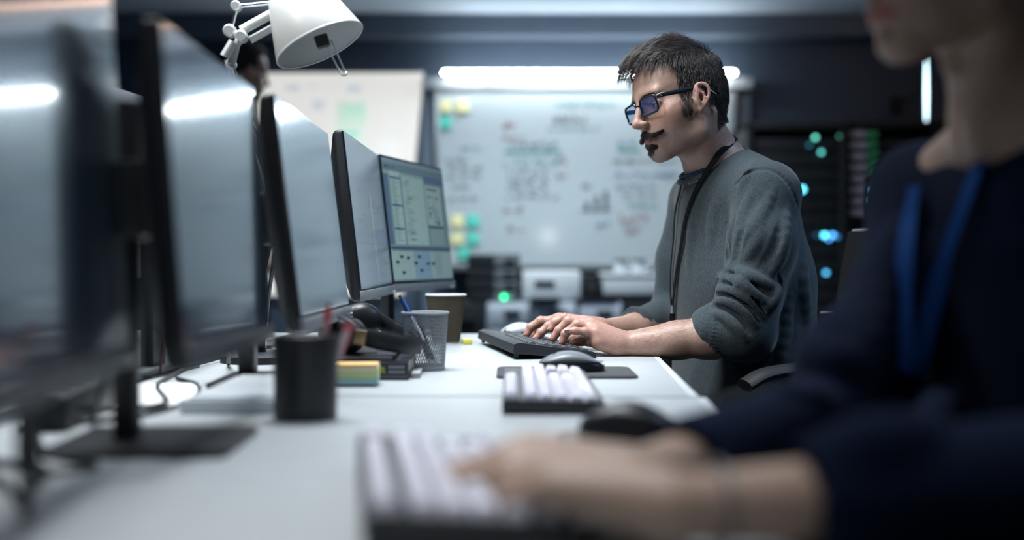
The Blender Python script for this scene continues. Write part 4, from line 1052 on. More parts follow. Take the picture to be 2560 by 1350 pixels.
HX = np.array([(-.2, -.09), (-.075, -.09), (-.066, -.034), (-.040, -.030), (-.026, -.022), (-.020, .040), (.022, .046), (.034, .046), (.050, .046), (.062, .046), (.082, .052), (.098, .070), (.110, .12), (.3, .4)])
def hairline(q):
    """<0 where hair grows (head-local points)"""
    hx = np.interp(q[:, 2], HX[:, 0], HX[:, 1]); hx = hx+np.where(q[:, 2] > .06, -.10*np.clip(np.abs(q[:, 1])-.02, 0, 1)*.9, 0)
    return q[:, 0]-hx
def head(S_, T, male=True, neckpt=None, nr=(.056, .060)):
    e = lambda c, r, k=.012, mode='u', R=None: S_.ell(T(*c), r, T.R if R is None else R, k, mode)
    rc = lambda a, b, ra, rb, k=.01, mode='u': S_.rc(T(*a), T(*b), ra, rb, k, mode)
    e((-.005, 0, .046), (.086, .075, .078)); e((.036, 0, .046), (.060, .062, .060), .02); e((-.040, 0, .008), (.043, .056, .05), .02)
    e((.042, 0, -.012), (.050, .056, .060), .02); e((.062, 0, -.052), (.033, .033, .030), .015)
    jw = .054 if male else .050
    for s in (-1, 1): e((.036, s*.037, -.040), (.040, .021, .042), .02)
    for s in (-1, 1):
        rc((.056, s*.044, -.012), (.03, s*.060, -.004), .020, .014, .02)
        rc((.0, s*.058, -.012), (.010, s*jw, -.066), .016, .015, .018)
        rc((.014, s*jw, -.062), (.070, s*.016, -.087), .015, .015, .018)
        rc((.089, s*.010, .036), (.080, s*.042, .034), .0085, .008, .014)
    e((.035, 0, -.055), (.058, .044, .034), .02); e((.080, 0, -.085), (.0165, .020, .0150), .016)
    S_.nskull = len(S_.ops)
    for s in (-1, 1):
        e((.100, s*.033, .014), (.017, .017, .0135), .012, 's')
        e((.0775, s*.0325, .0135), (.0120, .0155, .0115), .003)          # lids over the eyeball
        rc((.0885, s*.021, .0115), (.0865, s*.044, .0105), .0022, .0016, .002, 's')   # eye slit
        rc((.090, s*.021, .0185), (.086, s*.045, .0180), .0016, .0014, .003, 's')
    rc((.094, 0, .026), (.1130, 0, -.014), .0065, .0078, .012); e((.114, 0, -.0185), (.0105, .0098, .0088), None or T.R*0+T.R if False else .006)
    for s in (-1, 1):
        e((.1035, s*.0108, -.0212), (.0088, .0052, .0062), .007)
        e((.107, s*.0068, -.0290), (.0042, .0030, .0030), .003, 's')
    rc((.1, 0, -.030), (.098, 0, -.042), .005, .004, .008)
    lp_ = [(.0865, .024), (.0955, .0125), (.0985, 0)]
    for s in (-1, 1):
        S_.chain([T(x, s*y, -.0515-(0 if i else .001)) for i, (x, y) in enumerate(lp_)], [.0028, .0044, .0050], .004)
        S_.chain([T(x-.0025, s*y*.92, -.0605+(0 if i else .003)) for i, (x, y) in enumerate(lp_)], [.0030, .0052, .0062], .005)
        S_.chain([T(x+.004, s*y*1.06, -.0560) for i, (x, y) in enumerate(lp_)], [.0010, .0012, .0012], .002, 's')
    e((.089, 0, -.0735), (.006, .016, .005), .008, 's')
    for s in (-1, 1):   # ears
        EX = lambda x, z, o=0: T(.017+x*.78, s*(.0755-.36*x+o*.8), z*.78-.002)
        Re = T.R@np.array(Matrix.Rotation(s*.40, 3, 'Z'), np.float32)
        S_.ell(EX(-.011, .011, .001), (.0150, .0038, .0250), Re, .003); S_.ell(EX(-.002, -.004, -.006), (.012, .008, .018), Re, .008)
        hx_ = [Vector(v) for v in (EX(-.006, .003, .001), EX(.003, .010, .004), EX(.004, .024, .004), EX(-.004, .036, .005), EX(-.016, .038, .006), EX(-.026, .029, .007), EX(-.028, .013, .006), EX(-.022, -.002, .005), EX(-.012, -.016, .004), EX(-.004, -.024, .002))]; cp_ = catmull(hx_, 3)
        S_.chain([np.array(v) for v in cp_], np.interp(np.linspace(0, 9, len(cp_)), range(10), [.0020, .0024, .0026, .0027, .0028, .0028, .0027, .0026, .003, .0038]), .0026)
        S_.ell(EX(-.0035, -.024, .002), (.0055, .0038, .0070), Re, .004)
        S_.ell(EX(-.007, .004, .005), (.0060, .0045, .0088), Re, .003, 's')
        S_.chain([EX(-.006, .030, .0058), EX(-.019, .022, .006), EX(-.019, .006, .006)], [.0008, .0009, .0008], .003, 's')
        S_.chain([EX(-.004, .021, .004), EX(-.015, .014, .0052), EX(-.0165, .002, .005), EX(-.009, -.009, .004)], [.0018, .0021, .0022, .0021], .0026)
        S_.ell(EX(.003, -.003, .003), (.0034, .0036, .0046), Re, .003)
    if neckpt is not None:
        n0 = T(-.014, 0, -.035); n1 = np.array(neckpt, np.float32)
        S_.rc(n0, n1, nr[0], nr[1], .02)
        for s in (-1, 1):
            S_.rc(T(-.018, s*.056, -.030), n1+T.R@np.array((.052, s*.014, -.012), np.float32), .013, .010, .016)
        m = n0*.45+n1*.55+T.R@np.array((.051, 0, .004), np.float32)
        S_.ell(m, (.011, .010, .014), T.R, .012)
# ------------------------------------------------------------------ hands
def hand(S_, wrist, mcps, fingers, thumb, rw=.021, lat=None, sc=1.0, wr2=None, base_r=(.0125, .0135, .0135, .0120)):
    """mcps index..pinky points; fingers list of [pip, dip, tip]; thumb [cmc, mcp, ip, tip]"""
    w = np.array(wrist, np.float32)
    for i, (m, f) in enumerate(zip(mcps, fingers)):
        m = np.array(m, np.float32); r = base_r[i]*sc
        S_.rc(w+(m-w)*.12, m, rw*.72, r, .014*sc)
        fr = (.0098, .0100, .0095, .0082)[i]*sc; pts = [m]+[np.array(q, np.float32) for q in f]
        S_.rc(pts[0], pts[1], r*.88, fr*.98, .0045*sc); S_.rc(pts[1], pts[2], fr*.95, fr*.86, .002*sc); S_.rc(pts[2], pts[3], fr*.86, fr*.72, .002*sc)
        S_.ell(pts[1], (fr*1.04,)*3, None, .003*sc); S_.ell(pts[2], (fr*.92,)*3, None, .002*sc)
    c = sum(np.array(m, np.float32) for m in mcps)/4
    for a in range(3):
        mid = (np.array(mcps[a], np.float32)+np.array(mcps[a+1], np.float32))/2
        S_.rc(w, w+(mid-w)*.92, rw*.75, .0115*sc, .012*sc)
    t = [np.array(q, np.float32) for q in thumb]
    S_.rc(t[0], t[1], .0165*sc, .0125*sc, .012*sc); S_.rc(t[1], t[2], .0118*sc, .0105*sc, .004*sc); S_.rc(t[2], t[3], .0105*sc, .0085*sc, .003*sc)
def gen_hand(S_, wrist, fwd, latv, up, side_sc=1.0, curl=(22, 38, 30), raise_=0, spread=.10, sc=1.0, rw=.019):
    """latv points to the thumb side"""
    f = Vector(fwd).normalized(); u = (Vector(up)-f*Vector(up).dot(f)).normalized(); l = Vector(latv); l = (l-f*l.dot(f)-u*l.dot(u)).normalized()
    w = Vector(wrist); mc, fi = [], []
    for i, (lo, fo, L) in enumerate(((.030, .084, (.044, .025, .020)), (.010, .088, (.048, .029, .021)), (-.011, .083, (.044, .027, .020)), (-.030, .074, (.034, .020, .018)))):
        m = w+(f*fo+l*lo+u*(.004-.35*abs(lo)**1.2))*sc; d = (f+l*(spread*(1.5-i))).normalized(); ang = 0; p = m; pts = []
        cc = curl[i] if isinstance(curl[0], (tuple, list)) else curl
        for k in range(3):
            ang += math.radians(cc[k]); dd = d*math.cos(ang)-u*math.sin(ang); p = p+dd*L[k]*sc; pts.append(p.copy())
        mc.append(m); fi.append(pts)
    c0 = w+(f*.022+l*.022-u*.008)*sc; c1 = c0+(f*.034+l*.026-u*.010)*sc; c2 = c1+(f*.028+l*.010-u*.008)*sc; c3 = c2+(f*.022+l*.002-u*.008)*sc
    hand(S_, w, mc, fi, [c0, c1, c2, c3], rw, sc=sc)
    return mc, fi
# ------------------------------------------------------------------ people: materials
SK = np.array((.41, .265, .210)); M['skin'] = mat('skin', (.4, .25, .2), .47, vcol=True, noise=(170, .10), bump=(650, .28, .0006), sss=.10)
M['hair'] = mat('hair', (.02, .016, .014), .38, vcol=True, noise=(50, .1), spec=.6); M['hair_cap'] = mat('hair_cap', (.012, .010, .009), .8, noise=(200, .3, (1, 1, .3)), bump=(500, .5, .002, (1, 3, .5)))
M['sweater'] = mat('grey_sweater', (.050, .068, .078), .9, noise=(520, .42, (1.5, 1.5, .30)), bump=(1000, .3, .0008, (1.2, 1.2, .5)), sheen=.18, spec=.2)
M['tee'] = mat('blue_tshirt', (.015, .06, .12), .85, noise=(300, .1)); M['strap'] = mat('black_ribbon', (.006, .007, .009), .85, spec=.15, noise=(400, .15))
M['frame'] = mat('glasses_frame', (.010, .016, .024), .25, noise=(60, .05)); M['navy'] = mat('navy_jumper', (.005, .010, .028), .9, noise=(260, .25), bump=(700, .3, .001), sheen=.0, spec=.08)
M['blue_strap'] = mat('blue_ribbon', (.006, .055, .22), .8, spec=.1, noise=(400, .15)); M['trouser'] = mat('dark_trousers', (.014, .016, .02), .85, noise=(300, .2)); M['shoe'] = mat('shoe_leather', (.015, .013, .012), .4, noise=(50, .1))
def skin_col(T, stub=1.0, base=SK, lips=(.36, .15, .13)):
    def f(V):
        q = T.loc(V); n = len(V); c = np.tile(base, (n, 1)).astype(np.float64)
        near = np.linalg.norm(q, axis=1) < .16
        g = lambda x, y, z, r: np.exp(-(((q[:, 0]-x)**2+(np.abs(q[:, 1])-y)**2+(q[:, 2]-z)**2)/r**2))
        for (x, y, z, r, col, a) in ((.07, .045, -.014, .026, (.46, .20, .15), .5), (.112, 0, -.016, .013, (.46, .20, .15), .45), (-.01, .082, .01, .03, (.50, .22, .16), .6), (.1, 0, -.056, .0001, (.3, .1, .1), 0)):
            w = (g(x, y, z, r)*a)[:, None]; c = c*(1-w)+np.array(col)*w
        lip = ((np.abs(q[:, 2]+.0575) < .0085) & (q[:, 0] > .080) & (np.abs(q[:, 1]) < .025))[:, None]*.75; c = c*(1-lip)+np.array(lips)*lip
        # shaved beard
        jaw = np.clip((-.030-q[:, 2])/.02, 0, 1)*np.clip((q[:, 0]+.01)/.02, 0, 1)*np.clip((.115+q[:, 2])/.015, 0, 1)*near*(1-lip[:, 0])
        w = (jaw*.58*stub)[:, None]; c = c*(1-w)+np.array((.15, .115, .10))*w
        # warm knuckles and hands
        return np.clip(c, 0, 1)
    return f
def ribbon(name, pts, w, th, m, parent, sd=None, off=.003, nrm=None):
    P = np.array([list(p) for p in catmull(pts, 8)], np.float32)
    if sd is not None: P = sd.proj(P, off); G = sd.grad(P, .003)
    else: G = np.tile(np.array(nrm, np.float32), (len(P), 1))
    for _ in range(2): G[1:-1] = (G[:-2]+G[1:-1]*2+G[2:])/4
    b = MB(); rows = []
    for i in range(len(P)):
        t = Vector(P[min(i+1, len(P)-1)]-P[max(i-1, 0)]).normalized(); n = Vector(G[i]).normalized(); s = t.cross(n).normalized(); p = Vector(P[i])
        rows.append([b.bm.verts.new(p+s*w/2), b.bm.verts.new(p-s*w/2), b.bm.verts.new(p-s*w/2+n*th), b.bm.verts.new(p+s*w/2+n*th)])
    for a, c in zip(rows, rows[1:]):
        for k in range(4): b.bm.faces.new([a[k], a[(k+1) % 4], c[(k+1) % 4], c[k]])
    b.bm.faces.new(rows[0]); b.bm.faces.new(rows[-1])
    return b.out(name, m, parent, world=True)
def w3(px, py, Y): return np.array(W(px, py, Y), np.float32)

# ================================================================== the man
HROLL = -.15
man = thing('person', 'seated man with glasses and a moustache in a grey jumper, typing on the black keyboard', 'person', (.47, 2.5, 0))
HT = Frame3(W(1711, 271, 2.45), .42, .19, HROLL, zs=.92)
neckb = w3(1796, 425, 2.50)
BD = Sdf(); head(BD, HT, True, neckb, (.050, .060))
shN = w3(1920, 484, 2.345); shF = w3(1742, 503, 2.69); elN = w3(1862, 832, 2.30); elF = w3(1695, 800, 2.72)
wrN = w3(1562, 861, 2.335); wrF = w3(1500, 826, 2.50)
latm = (shN-shF)/np.linalg.norm(shN-shF)
BD.rc(neckb, shN, .050, .045, .03); BD.rc(neckb, shF, .050, .045, .03)
BD.rc(w3(1835, 545, 2.515), w3(1858, 930, 2.515), .085, .095, .03, lat=latm, ls=.60)
for sh, el, wr, mid in ((shN, elN, wrN, w3(1690, 851, 2.325)), (shF, elF, wrF, w3(1590, 826, 2.58))):
    BD.rc(sh, el, .046, .040, .02); BD.rc(el, mid*.5+el*.5, .040, .0405, .015); BD.rc(mid*.5+el*.5, mid, .0405, .034, .015); BD.rc(mid, wr, .034, .0215, .015)
BD.rc(wrN+np.array((0, .010, 0)), w3(1650, 852, 2.345), .020, .028, .012)
# near (left) hand
MC = [w3(1458, 806, 2.385), w3(1466, 811, 2.362), w3(1476, 819, 2.340), w3(1489, 833, 2.318)]
FI = [[w3(1412, 795, 2.392), w3(1388, 806, 2.392), w3(1378, 822, 2.39)],
      [w3(1421, 803, 2.362), w3(1397, 826, 2.362), w3(1383, 846, 2.362)],
      [w3(1443, 812, 2.336), w3(1413, 834, 2.338), w3(1406, 855, 2.338)],
      [w3(1463, 829, 2.312), w3(1437, 827, 2.308), w3(1418, 828, 2.306)]]
hand(BD, wrN+np.array((-.006, 0, .001)), MC, FI, [w3(1512, 858, 2.36), w3(1474, 850, 2.40), w3(1452, 852, 2.405), w3(1434, 856, 2.40)], .0215)
BD.rc(w3(1536, 868, 2.325), w3(1496, 856, 2.315), .0155, .0145, .012)
# far (right) hand
MC2 = [w3(1402, 806, 2.470), w3(1398, 804, 2.492), w3(1402, 808, 2.514), w3(1412, 813, 2.534)]
FI2 = [[w3(1372, 816, 2.462), w3(1352, 832, 2.458), w3(1341, 845, 2.455)],
       [w3(1352, 803, 2.494), w3(1327, 818, 2.494), w3(1317, 836, 2.492)],
       [w3(1362, 806, 2.516), w3(1342, 822, 2.518), w3(1336, 838, 2.518)],
       [w3(1378, 812, 2.536), w3(1360, 826, 2.540), w3(1354, 838, 2.540)]]
hand(BD, wrF, MC2, FI2, [w3(1475, 830, 2.465), w3(1450, 838, 2.44), w3(1426, 846, 2.436), w3(1408, 850, 2.436)], .0205)
for a, b_ in ((MC2[0], wrF), (MC2[1], wrF)): BD.rc(a, b_, .014, .018, .015)
# small relief on the skin: wrist creases, tendons, finger wrinkles, nails
for i in range(5): BD.chain([w3(1549+i*6, 838, 2.31), w3(1546+i*6, 858, 2.300), w3(1549+i*6, 882, 2.312)], [.0011]*3, .0025, 's')
for m_, px in zip(MC, (1520, 1524, 1530)): BD.rc(m_+np.array((0, 0, .0105)), w3(px, 833, 2.335), .0024, .002, .005)
for f in FI[:3]+FI2[:2]:
    for dx in (-.004, 0, .004):
        c = f[0]+np.array((dx, 0, .0098), np.float32); BD.rc(c+np.array((0, -.006, -.002)), c+np.array((0, .006, -.002)), .0007, .0007, .0012, 's')
V, Q = BD.mesh(RES*1.0, (-.02, 2.15, .62), (.66, 2.88, 1.44), 2)
def mancol(V):
    c = skin_col(HT)(V); q = V
    h = np.clip((.30-q[:, 0])/.12, 0, 1)*(q[:, 2] < .95); w = (h*.42)[:, None]; c = c*(1-w)+np.array((.47, .235, .185))*w
    for f in FI+FI2:
        d = np.linalg.norm(V-f[2], axis=1); w = (np.exp(-(d/.011)**2)*.5)[:, None]; c = c*(1-w)+np.array((.50, .20, .16))*w
    return c
body = link('body', npmesh('body', V, Q, mancol), M['skin'], man, True, True)
# nails
M['nail'] = mat('finger_nail', (.52, .33, .28), .28, noise=(50, .03))
for f in FI+FI2[:2]:
    d = f[2]-f[1]; d /= np.linalg.norm(d); upv = np.array((-.25, 0, 1.)) if f is not FI[3] else np.array((-.1, -.6, .8)); n = upv-d*(upv@d); n /= np.linalg.norm(n); s = np.cross(d, n)
    b = MB(); Mx = frame(f[2]+d*.0008+n*.0054, d, s, n); b.ball((0, 0, 0), 1, 8, M=Mx @ Matrix.Diagonal((.0058, .0046, .0014, 1))); b.out('fingernail', M['nail'], man, world=True).parent = body
# ---- clothes
SW = Sdf()
latv = latm
SW.rc(w3(1838, 520, 2.515), w3(1852, 700, 2.515), .108, .122, .03, lat=latv, ls=.60)
SW.rc(w3(1852, 700, 2.515), w3(1864, 960, 2.515), .122, .136, .03, lat=latv, ls=.62)
SW.rc(w3(1806, 440, 2.51), w3(1838, 540, 2.515), .062, .10, .03)
SW.rc(w3(1812, 436, 2.50), shN, .058, .058, .03); SW.rc(w3(1800, 440, 2.53), shF, .056, .056, .03)
SW.rc(shN, w3(1904, 610, 2.315), .0570, .0630, .02); SW.rc(w3(1904, 610, 2.315), w3(1872, 735, 2.30), .0630, .0570, .02)
SW.rc(w3(1872, 735, 2.30), w3(1858, 822, 2.30), .0570, .0560, .02); SW.rc(w3(1862, 828, 2.30), w3(1784, 824, 2.31), .0555, .0480, .02)
SW.rc(shF, w3(1706, 650, 2.71), .057, .055, .02); SW.rc(w3(1706, 650, 2.71), w3(1690, 790, 2.72), .055, .054, .02); SW.rc(w3(1690, 790, 2.72), w3(1598, 818, 2.60), .053, .039, .02)
# hollow between arm and chest, armpit
SW.chain([w3(1824, 560, 2.30), w3(1812, 640, 2.31), w3(1800, 700, 2.33), w3(1790, 745, 2.35)], [.006, .010, .012, .012], .025, 's')
base_ops = list(SW.ops); BASE = Sdf(); BASE.ops = base_ops
def fold(px, r, lift, k=.008, mode='u', S_=None, Bs=None):
    S_ = S_ or SW; Bs = Bs or BASE
    P = []
    for x, y in px:
        q = Bs.ray(x, y)
        if q is not None: P.append(q)
    if len(P) < 2: return
    P = np.array(P, np.float32); P = P-Bs.grad(P, .004)*(r-lift if mode == 'u' else -(r-lift)); C = [np.array(v) for v in catmull(P, 3)]
    n = len(C); S_.chain(C, [r*(.45+.55*math.sin(PI*(i+.25)/(n-.5))) for i in range(n)], k, mode)
# sleeve folds (ridge = u, crease = s)
for px, r, l in [([(1818, 660), (1850, 682), (1892, 700), (1935, 716)], .012, .0075), ([(1800, 690), (1835, 700), (1880, 730), (1918, 762)], .012, .0085), ([(1793, 722), (1830, 726), (1870, 748), (1908, 790)], .010, .0075),
                 ([(1788, 752), (1825, 752), (1862, 778), (1890, 812)], .011, .0085), ([(1782, 782), (1812, 790), (1840, 815), (1862, 850)], .010, .0065), ([(1935, 470), (1905, 530), (1870, 585), (1832, 640)], .013, .0045),
                 ([(1972, 520), (1965, 590), (1950, 650), (1925, 690)], .013, .0045), ([(1952, 705), (1940, 745), (1915, 775)], .012, .008), ([(1880, 470), (1856, 530), (1838, 600)], .012, .003),
                 ([(1742, 470), (1728, 560), (1722, 650), (1730, 740)], .020, .0022), ([(1800, 470), (1782, 540), (1770, 640)], .018, .0022),
                 ([(2008, 600), (2012, 700), (2020, 800), (2018, 900)], .016, .005), ([(1975, 740), (1960, 830), (1950, 920)], .014, .005), ([(1900, 395), (1870, 430), (1845, 480)], .012, .003),
                 ([(1905, 560), (1885, 610), (1862, 650)], .012, .003)]:
    fold(px, r, l)
for px, r, l in [([(1812, 680), (1850, 693), (1890, 715), (1926, 740)], .0045, .004), ([(1797, 706), (1835, 714), (1878, 742), (1912, 778)], .0045, .0042), ([(1790, 737), (1825, 739), (1865, 764), (1898, 804)], .0045, .004),
                 ([(1786, 768), (1818, 772), (1850, 796), (1874, 832)], .0045, .004), ([(1818, 560), (1813, 610), (1818, 650)], .006, .004), ([(1945, 690), (1952, 720), (1930, 765)], .005, .004),
                 ([(1838, 462), (1858, 444), (1890, 424), (1925, 424), (1958, 444), (1982, 478), (1996, 520)], .0022, .0016),
                 ([(1860, 570), (1845, 620), (1838, 660)], .007, .003), ([(1948, 560), (1935, 620), (1900, 670)], .008, .003)]:
    fold(px, r, l, .006, 's')
# cuffs
def cuff(S_, a, b, r, rib=.0012, nrib=46):
    a = np.array(a, np.float32); b = np.array(b, np.float32); ax = (b-a)/np.linalg.norm(b-a); u0 = np.cross(ax, (0, 0, 1)); u0 /= np.linalg.norm(u0); v0 = np.cross(ax, u0); L = np.linalg.norm(b-a)
    def f(p):
        q = p-a; t = q@ax; x = q@u0; y = q@v0; rad = np.sqrt(x*x+y*y); th = np.arctan2(y, x)
        d = np.stack([rad-r-rib*np.cos(th*nrib), np.abs(t-L/2)-L/2+.004], 1)
        return np.minimum(d.max(1), 0)+np.linalg.norm(np.maximum(d, 0), axis=1)-.004
    S_.fn(f, (a+b)/2, r+L, .004, 'u')
cuff(SW, w3(1760, 822, 2.318), w3(1792, 826, 2.312), .0435); cuff(SW, w3(1780, 824, 2.316), w3(1806, 828, 2.312), .0495)
cuff(SW, w3(1578, 812, 2.585), w3(1602, 814, 2.60), .0355, .0008, 40)
# neck opening
nC = w3(1783, 408, 2.50); nF = w3(1714, 449, 2.46); nB = w3(1852, 371, 2.54); nf = nB-nF; nf /= np.linalg.norm(nf); nl = np.array(latm, np.float32); nl = nl-nf*(nl@nf); nl /= np.linalg.norm(nl); nn = np.cross(nf, nl); nn *= np.sign(nn[2]); Lf = np.linalg.norm(nB-nF)/2; Cn = (nF+nB)/2
def neckcut(p):
    q = p-Cn; h = q@nn; rad = np.sqrt((q@nf/(Lf/.066))**2+(q@nl)**2); return np.maximum((rad-.068-np.maximum(h, 0)*1.3)*.55, -h-.003)
SW.fn(neckcut, Cn, .5, .004, 's'); SW.ops[-1] = (SW.ops[-1][0], SW.ops[-1][1], .16, .004, 's')
# open sleeves
SW.rc(w3(1700, 850, 2.325), w3(1800, 828, 2.31), .036, .040, .003, 's'); SW.rc(w3(1540, 822, 2.54), w3(1604, 816, 2.60), .026, .031, .003, 's')
V, Q = SW.mesh(RES*1.2, (.2, 2.1, .58), (.72, 2.92, 1.22), 1)
swm = link('jumper', npmesh('jumper', V, Q), M['sweater'], man, True, True)
def ellring(C, rf, rl, r, name, m, parent, dz=0, n=48, flat=None):
    b = MB(); b.ring([Vector(C+nn*dz+nf*rf*math.cos(2*PI*k/n)+nl*rl*math.sin(2*PI*k/n)) for k in range(n)], r, 10); return b.out(name, m, parent, world=True)
ellring(Cn-nf*.003, Lf*.98, .0680, .0052, 'collar', M['sweater'], man, -.004).parent = swm
ellring(Cn-nf*.003, Lf*.88, .0635, .0034, 'tshirt_collar', M['tee'], man, .0050)
# trousers, shoes
TR = Sdf(); hipN = np.array((.50, 2.42, .56)); hipF = np.array((.45, 2.60, .56)); 
for hp_, kn, an in ((hipN, np.array((.08, 2.36, .575)), np.array((.10, 2.38, .12))), (hipF, np.array((.05, 2.66, .575)), np.array((.06, 2.68, .12)))):
    TR.rc(hp_, kn, .085, .062, .03); TR.rc(kn, an, .060, .048, .02)
TR.rc(np.array((.48, 2.51, .57)), np.array((.49, 2.51, .64)), .11, .10, .04, lat=latm, ls=.65)
V, Q = TR.mesh(.007, (-.1, 2.2, .0), (.75, 2.85, .85), 2); link('trousers', npmesh('trousers', V, Q), M['trouser'], man, True, True)
for x, y in ((.10, 2.38), (.06, 2.68)):
    s_ = Sdf(); s_.ell((x-.09, y, .045), (.10, .045, .04), None, .02); s_.ell((x, y, .06), (.06, .042, .055), None, .02)
    s_.fn(lambda p: .004-p[:, 2], (x, y, 0), .3, .004, 'i'); V, Q = s_.mesh(.006, (x-.24, y-.08, 0), (x+.1, y+.08, .14), 1); link('shoe', npmesh('shoe', V, Q), M['shoe'], man, True, True)
# lanyard
ribbon('lanyard', [w3(1829, 345, 2.50), w3(1800, 395, 2.42), w3(1766, 440, 2.37), w3(1733, 500, 2.36), w3(1712, 580, 2.38), w3(1697, 680, 2.38), w3(1686, 772, 2.38)], .011, .0016, M['strap'], man, None, 0, (-.75, -.65, 0)) if False else None
SB = Sdf(); SB.ops = base_ops+BD.ops
LP1 = [(1822, 348), (1800, 385), (1778, 420), (1752, 462), (1730, 510), (1714, 570), (1703, 640), (1694, 710), (1687, 768)]
LP2 = [(1709, 452), (1700, 500), (1691, 560), (1685, 640), (1683, 700), (1684, 768)]
def lan(path, w=.0115):
    P = []
    for x, y in path:
        q = SB.ray(x, y)
        if q is not None: P.append(q)
    Z = P[-1][1]
    return P
p1 = [SB.proj(np.array([w3(1850, 338, 2.55)]), .003)[0], SB.proj(np.array([w3(1838, 340, 2.52)]), .003)[0]]+lan(LP1[1:]); p2 = lan(LP2)
def strap(P, w, m, name, parent, sd, off=.0045):
    P = np.array([list(p) for p in catmull(P, 6)], np.float32)
    for _ in range(6): P[1:-1] = (P[:-2]+2*P[1:-1]+P[2:])/4
    v = sd.ev(P); g = sd.grad(P, .006); P = P+g*np.maximum(off-v, 0)[:, None]
    for _ in range(3): P[1:-1] = (P[:-2]+2*P[1:-1]+P[2:])/4
    b = MB(); rows = []
    g = sd.grad(P, .02)
    for _ in range(8): g[1:-1] = (g[:-2]+2*g[1:-1]+g[2:])/4
    for i in range(len(P)):
        t = Vector(P[min(i+1, len(P)-1)]-P[max(i-1, 0)]).normalized(); n = Vector(g[i]).normalized(); n = (n-t*n.dot(t)).normalized(); s = t.cross(n); p = Vector(P[i])
        rows.append([b.bm.verts.new(p+s*w/2), b.bm.verts.new(p-s*w/2), b.bm.verts.new(p-s*w/2+n*.0016), b.bm.verts.new(p+s*w/2+n*.0016)])
    for a, c in zip(rows, rows[1:]):
        for k in range(4): b.bm.faces.new([a[k], a[(k+1) % 4], c[(k+1) % 4], c[k]])
    b.bm.faces.new(rows[0]); b.bm.faces.new(rows[-1]); return b.out(name, m, parent, world=True)
ln = strap(p1, .0125, M['strap'], 'lanyard', man, SB); l2 = strap(p2, .0105, M['strap'], 'lanyard_strap', man, SB); l2.parent = ln
e0 = Vector(p1[-1])+Vector((-.006, -.006, 0))
MB().tube([e0+Vector((0, 0, .004)), e0+Vector((0, 0, -.012))], .0045, 12).out('metal_clip', M['chrome'], man, world=True).parent = ln
MB().box(e0+Vector((0, 0, -.045)), (.012, .006, .065), bev=.002).out('badge_strap', M['strap'], man, world=True).parent = ln
# glasses
gl_ = thing('glasses', '', '', man.location)
del gl_['label']; del gl_['category']; gl_.parent = man; gl_.location = (0, 0, 0); INV[gl_.name] = INV[man.name]
def rimpts(s, n=40, e=.0):
    P = []
    for x, y in rrect(.052-e, .033-e, .010, 9): P.append(HT(.1015-abs(x*1.0+.034)**2*1.6-.0*y+.10*(y), s*(.0345+x), .0105+y))
    return [Vector(p) for p in P]
b = MB()
for s in (-1, 1): b.ring(rimpts(s), .0021, 8)
b.tube([Vector(HT(.1025, .0095, .017)), Vector(HT(.1055, 0, .0185)), Vector(HT(.1025, -.0095, .017))], .0016, 8)
b.out('rims', M['frame'], gl_, world=True)
M['lens'] = bpy.data.materials.new('coated_lens'); M['lens'].use_nodes = True; nt = M['lens'].node_tree; nt.nodes.clear()
o_ = nt.nodes.new('ShaderNodeOutputMaterial'); mx = nt.nodes.new('ShaderNodeMixShader'); tr = nt.nodes.new('ShaderNodeBsdfTransparent'); gs = nt.nodes.new('ShaderNodeBsdfGlossy'); lw = nt.nodes.new('ShaderNodeLayerWeight'); lw.inputs[0].default_value = .35
gs.inputs['Color'].default_value = (.12, .32, 1, 1); gs.inputs['Roughness'].default_value = .05; mr = nt.nodes.new('ShaderNodeMapRange'); mr.inputs[3].default_value = .06; mr.inputs[4].default_value = .44
nt.links.new(lw.outputs['Fresnel'], mr.inputs[0]); nt.links.new(mr.outputs[0], mx.inputs[0]); nt.links.new(tr.outputs[0], mx.inputs[1]); nt.links.new(gs.outputs[0], mx.inputs[2]); nt.links.new(mx.outputs[0], o_.inputs[0]); tr.inputs[0].default_value = (.86, .92, .98, 1)
for s in (-1, 1):
    b = MB(); P = rimpts(s, e=.001); c = sum(P, Vector())/len(P)+Vector(HT.R[:, 0])*.0012; cv = b.bm.verts.new(c); vs = [b.bm.verts.new(p) for p in P]
    for i in range(len(vs)): b.bm.faces.new([cv, vs[i], vs[(i+1) % len(vs)]])
    b.out('lens', M['lens'], gl_, world=True)
    b = MB(); b.tube([Vector(HT(.094, s*.0615, .0205)), Vector(HT(.086, s*.0690, .0215)), Vector(HT(.05, s*.0735, .0215)), Vector(HT(.015, s*.0790, .0215)), Vector(HT(-.004, s*.083, .020)), Vector(HT(-.022, s*.083, .002))], [.0026, .0030, .0030, .0026, .0022, .0018], 8, flat=(.6, 1.5), up=tuple(HT.R[:, 2])); tpl = b.out('temple', M['frame'], gl_, world=True)
    MB().box(HT(.0875, s*.0700, .0215), (.004, .004, .006), bev=.0008).out('hinge', M['chrome'], gl_, world=True).parent = tpl
# eyes
M['eye'] = mat('eye_white', (.45, .42, .40), .2, noise=(50, .03)); M['iris'] = mat('iris', (.03, .025, .02), .15, noise=(50, .03))
for s in (-1, 1):
    e_ = MB().ball(HT(.0770, s*.0325, .0130), .0108, 10).out('eyeball', M['eye'], man, world=True)
    d = HT.R@np.array((.97, .0, -.22), np.float32); c = HT(.0770, s*.0325, .0130)+d*.0086; MB().ball(c, .0045, 8).out('iris', M['iris'], man, world=True).parent = e_
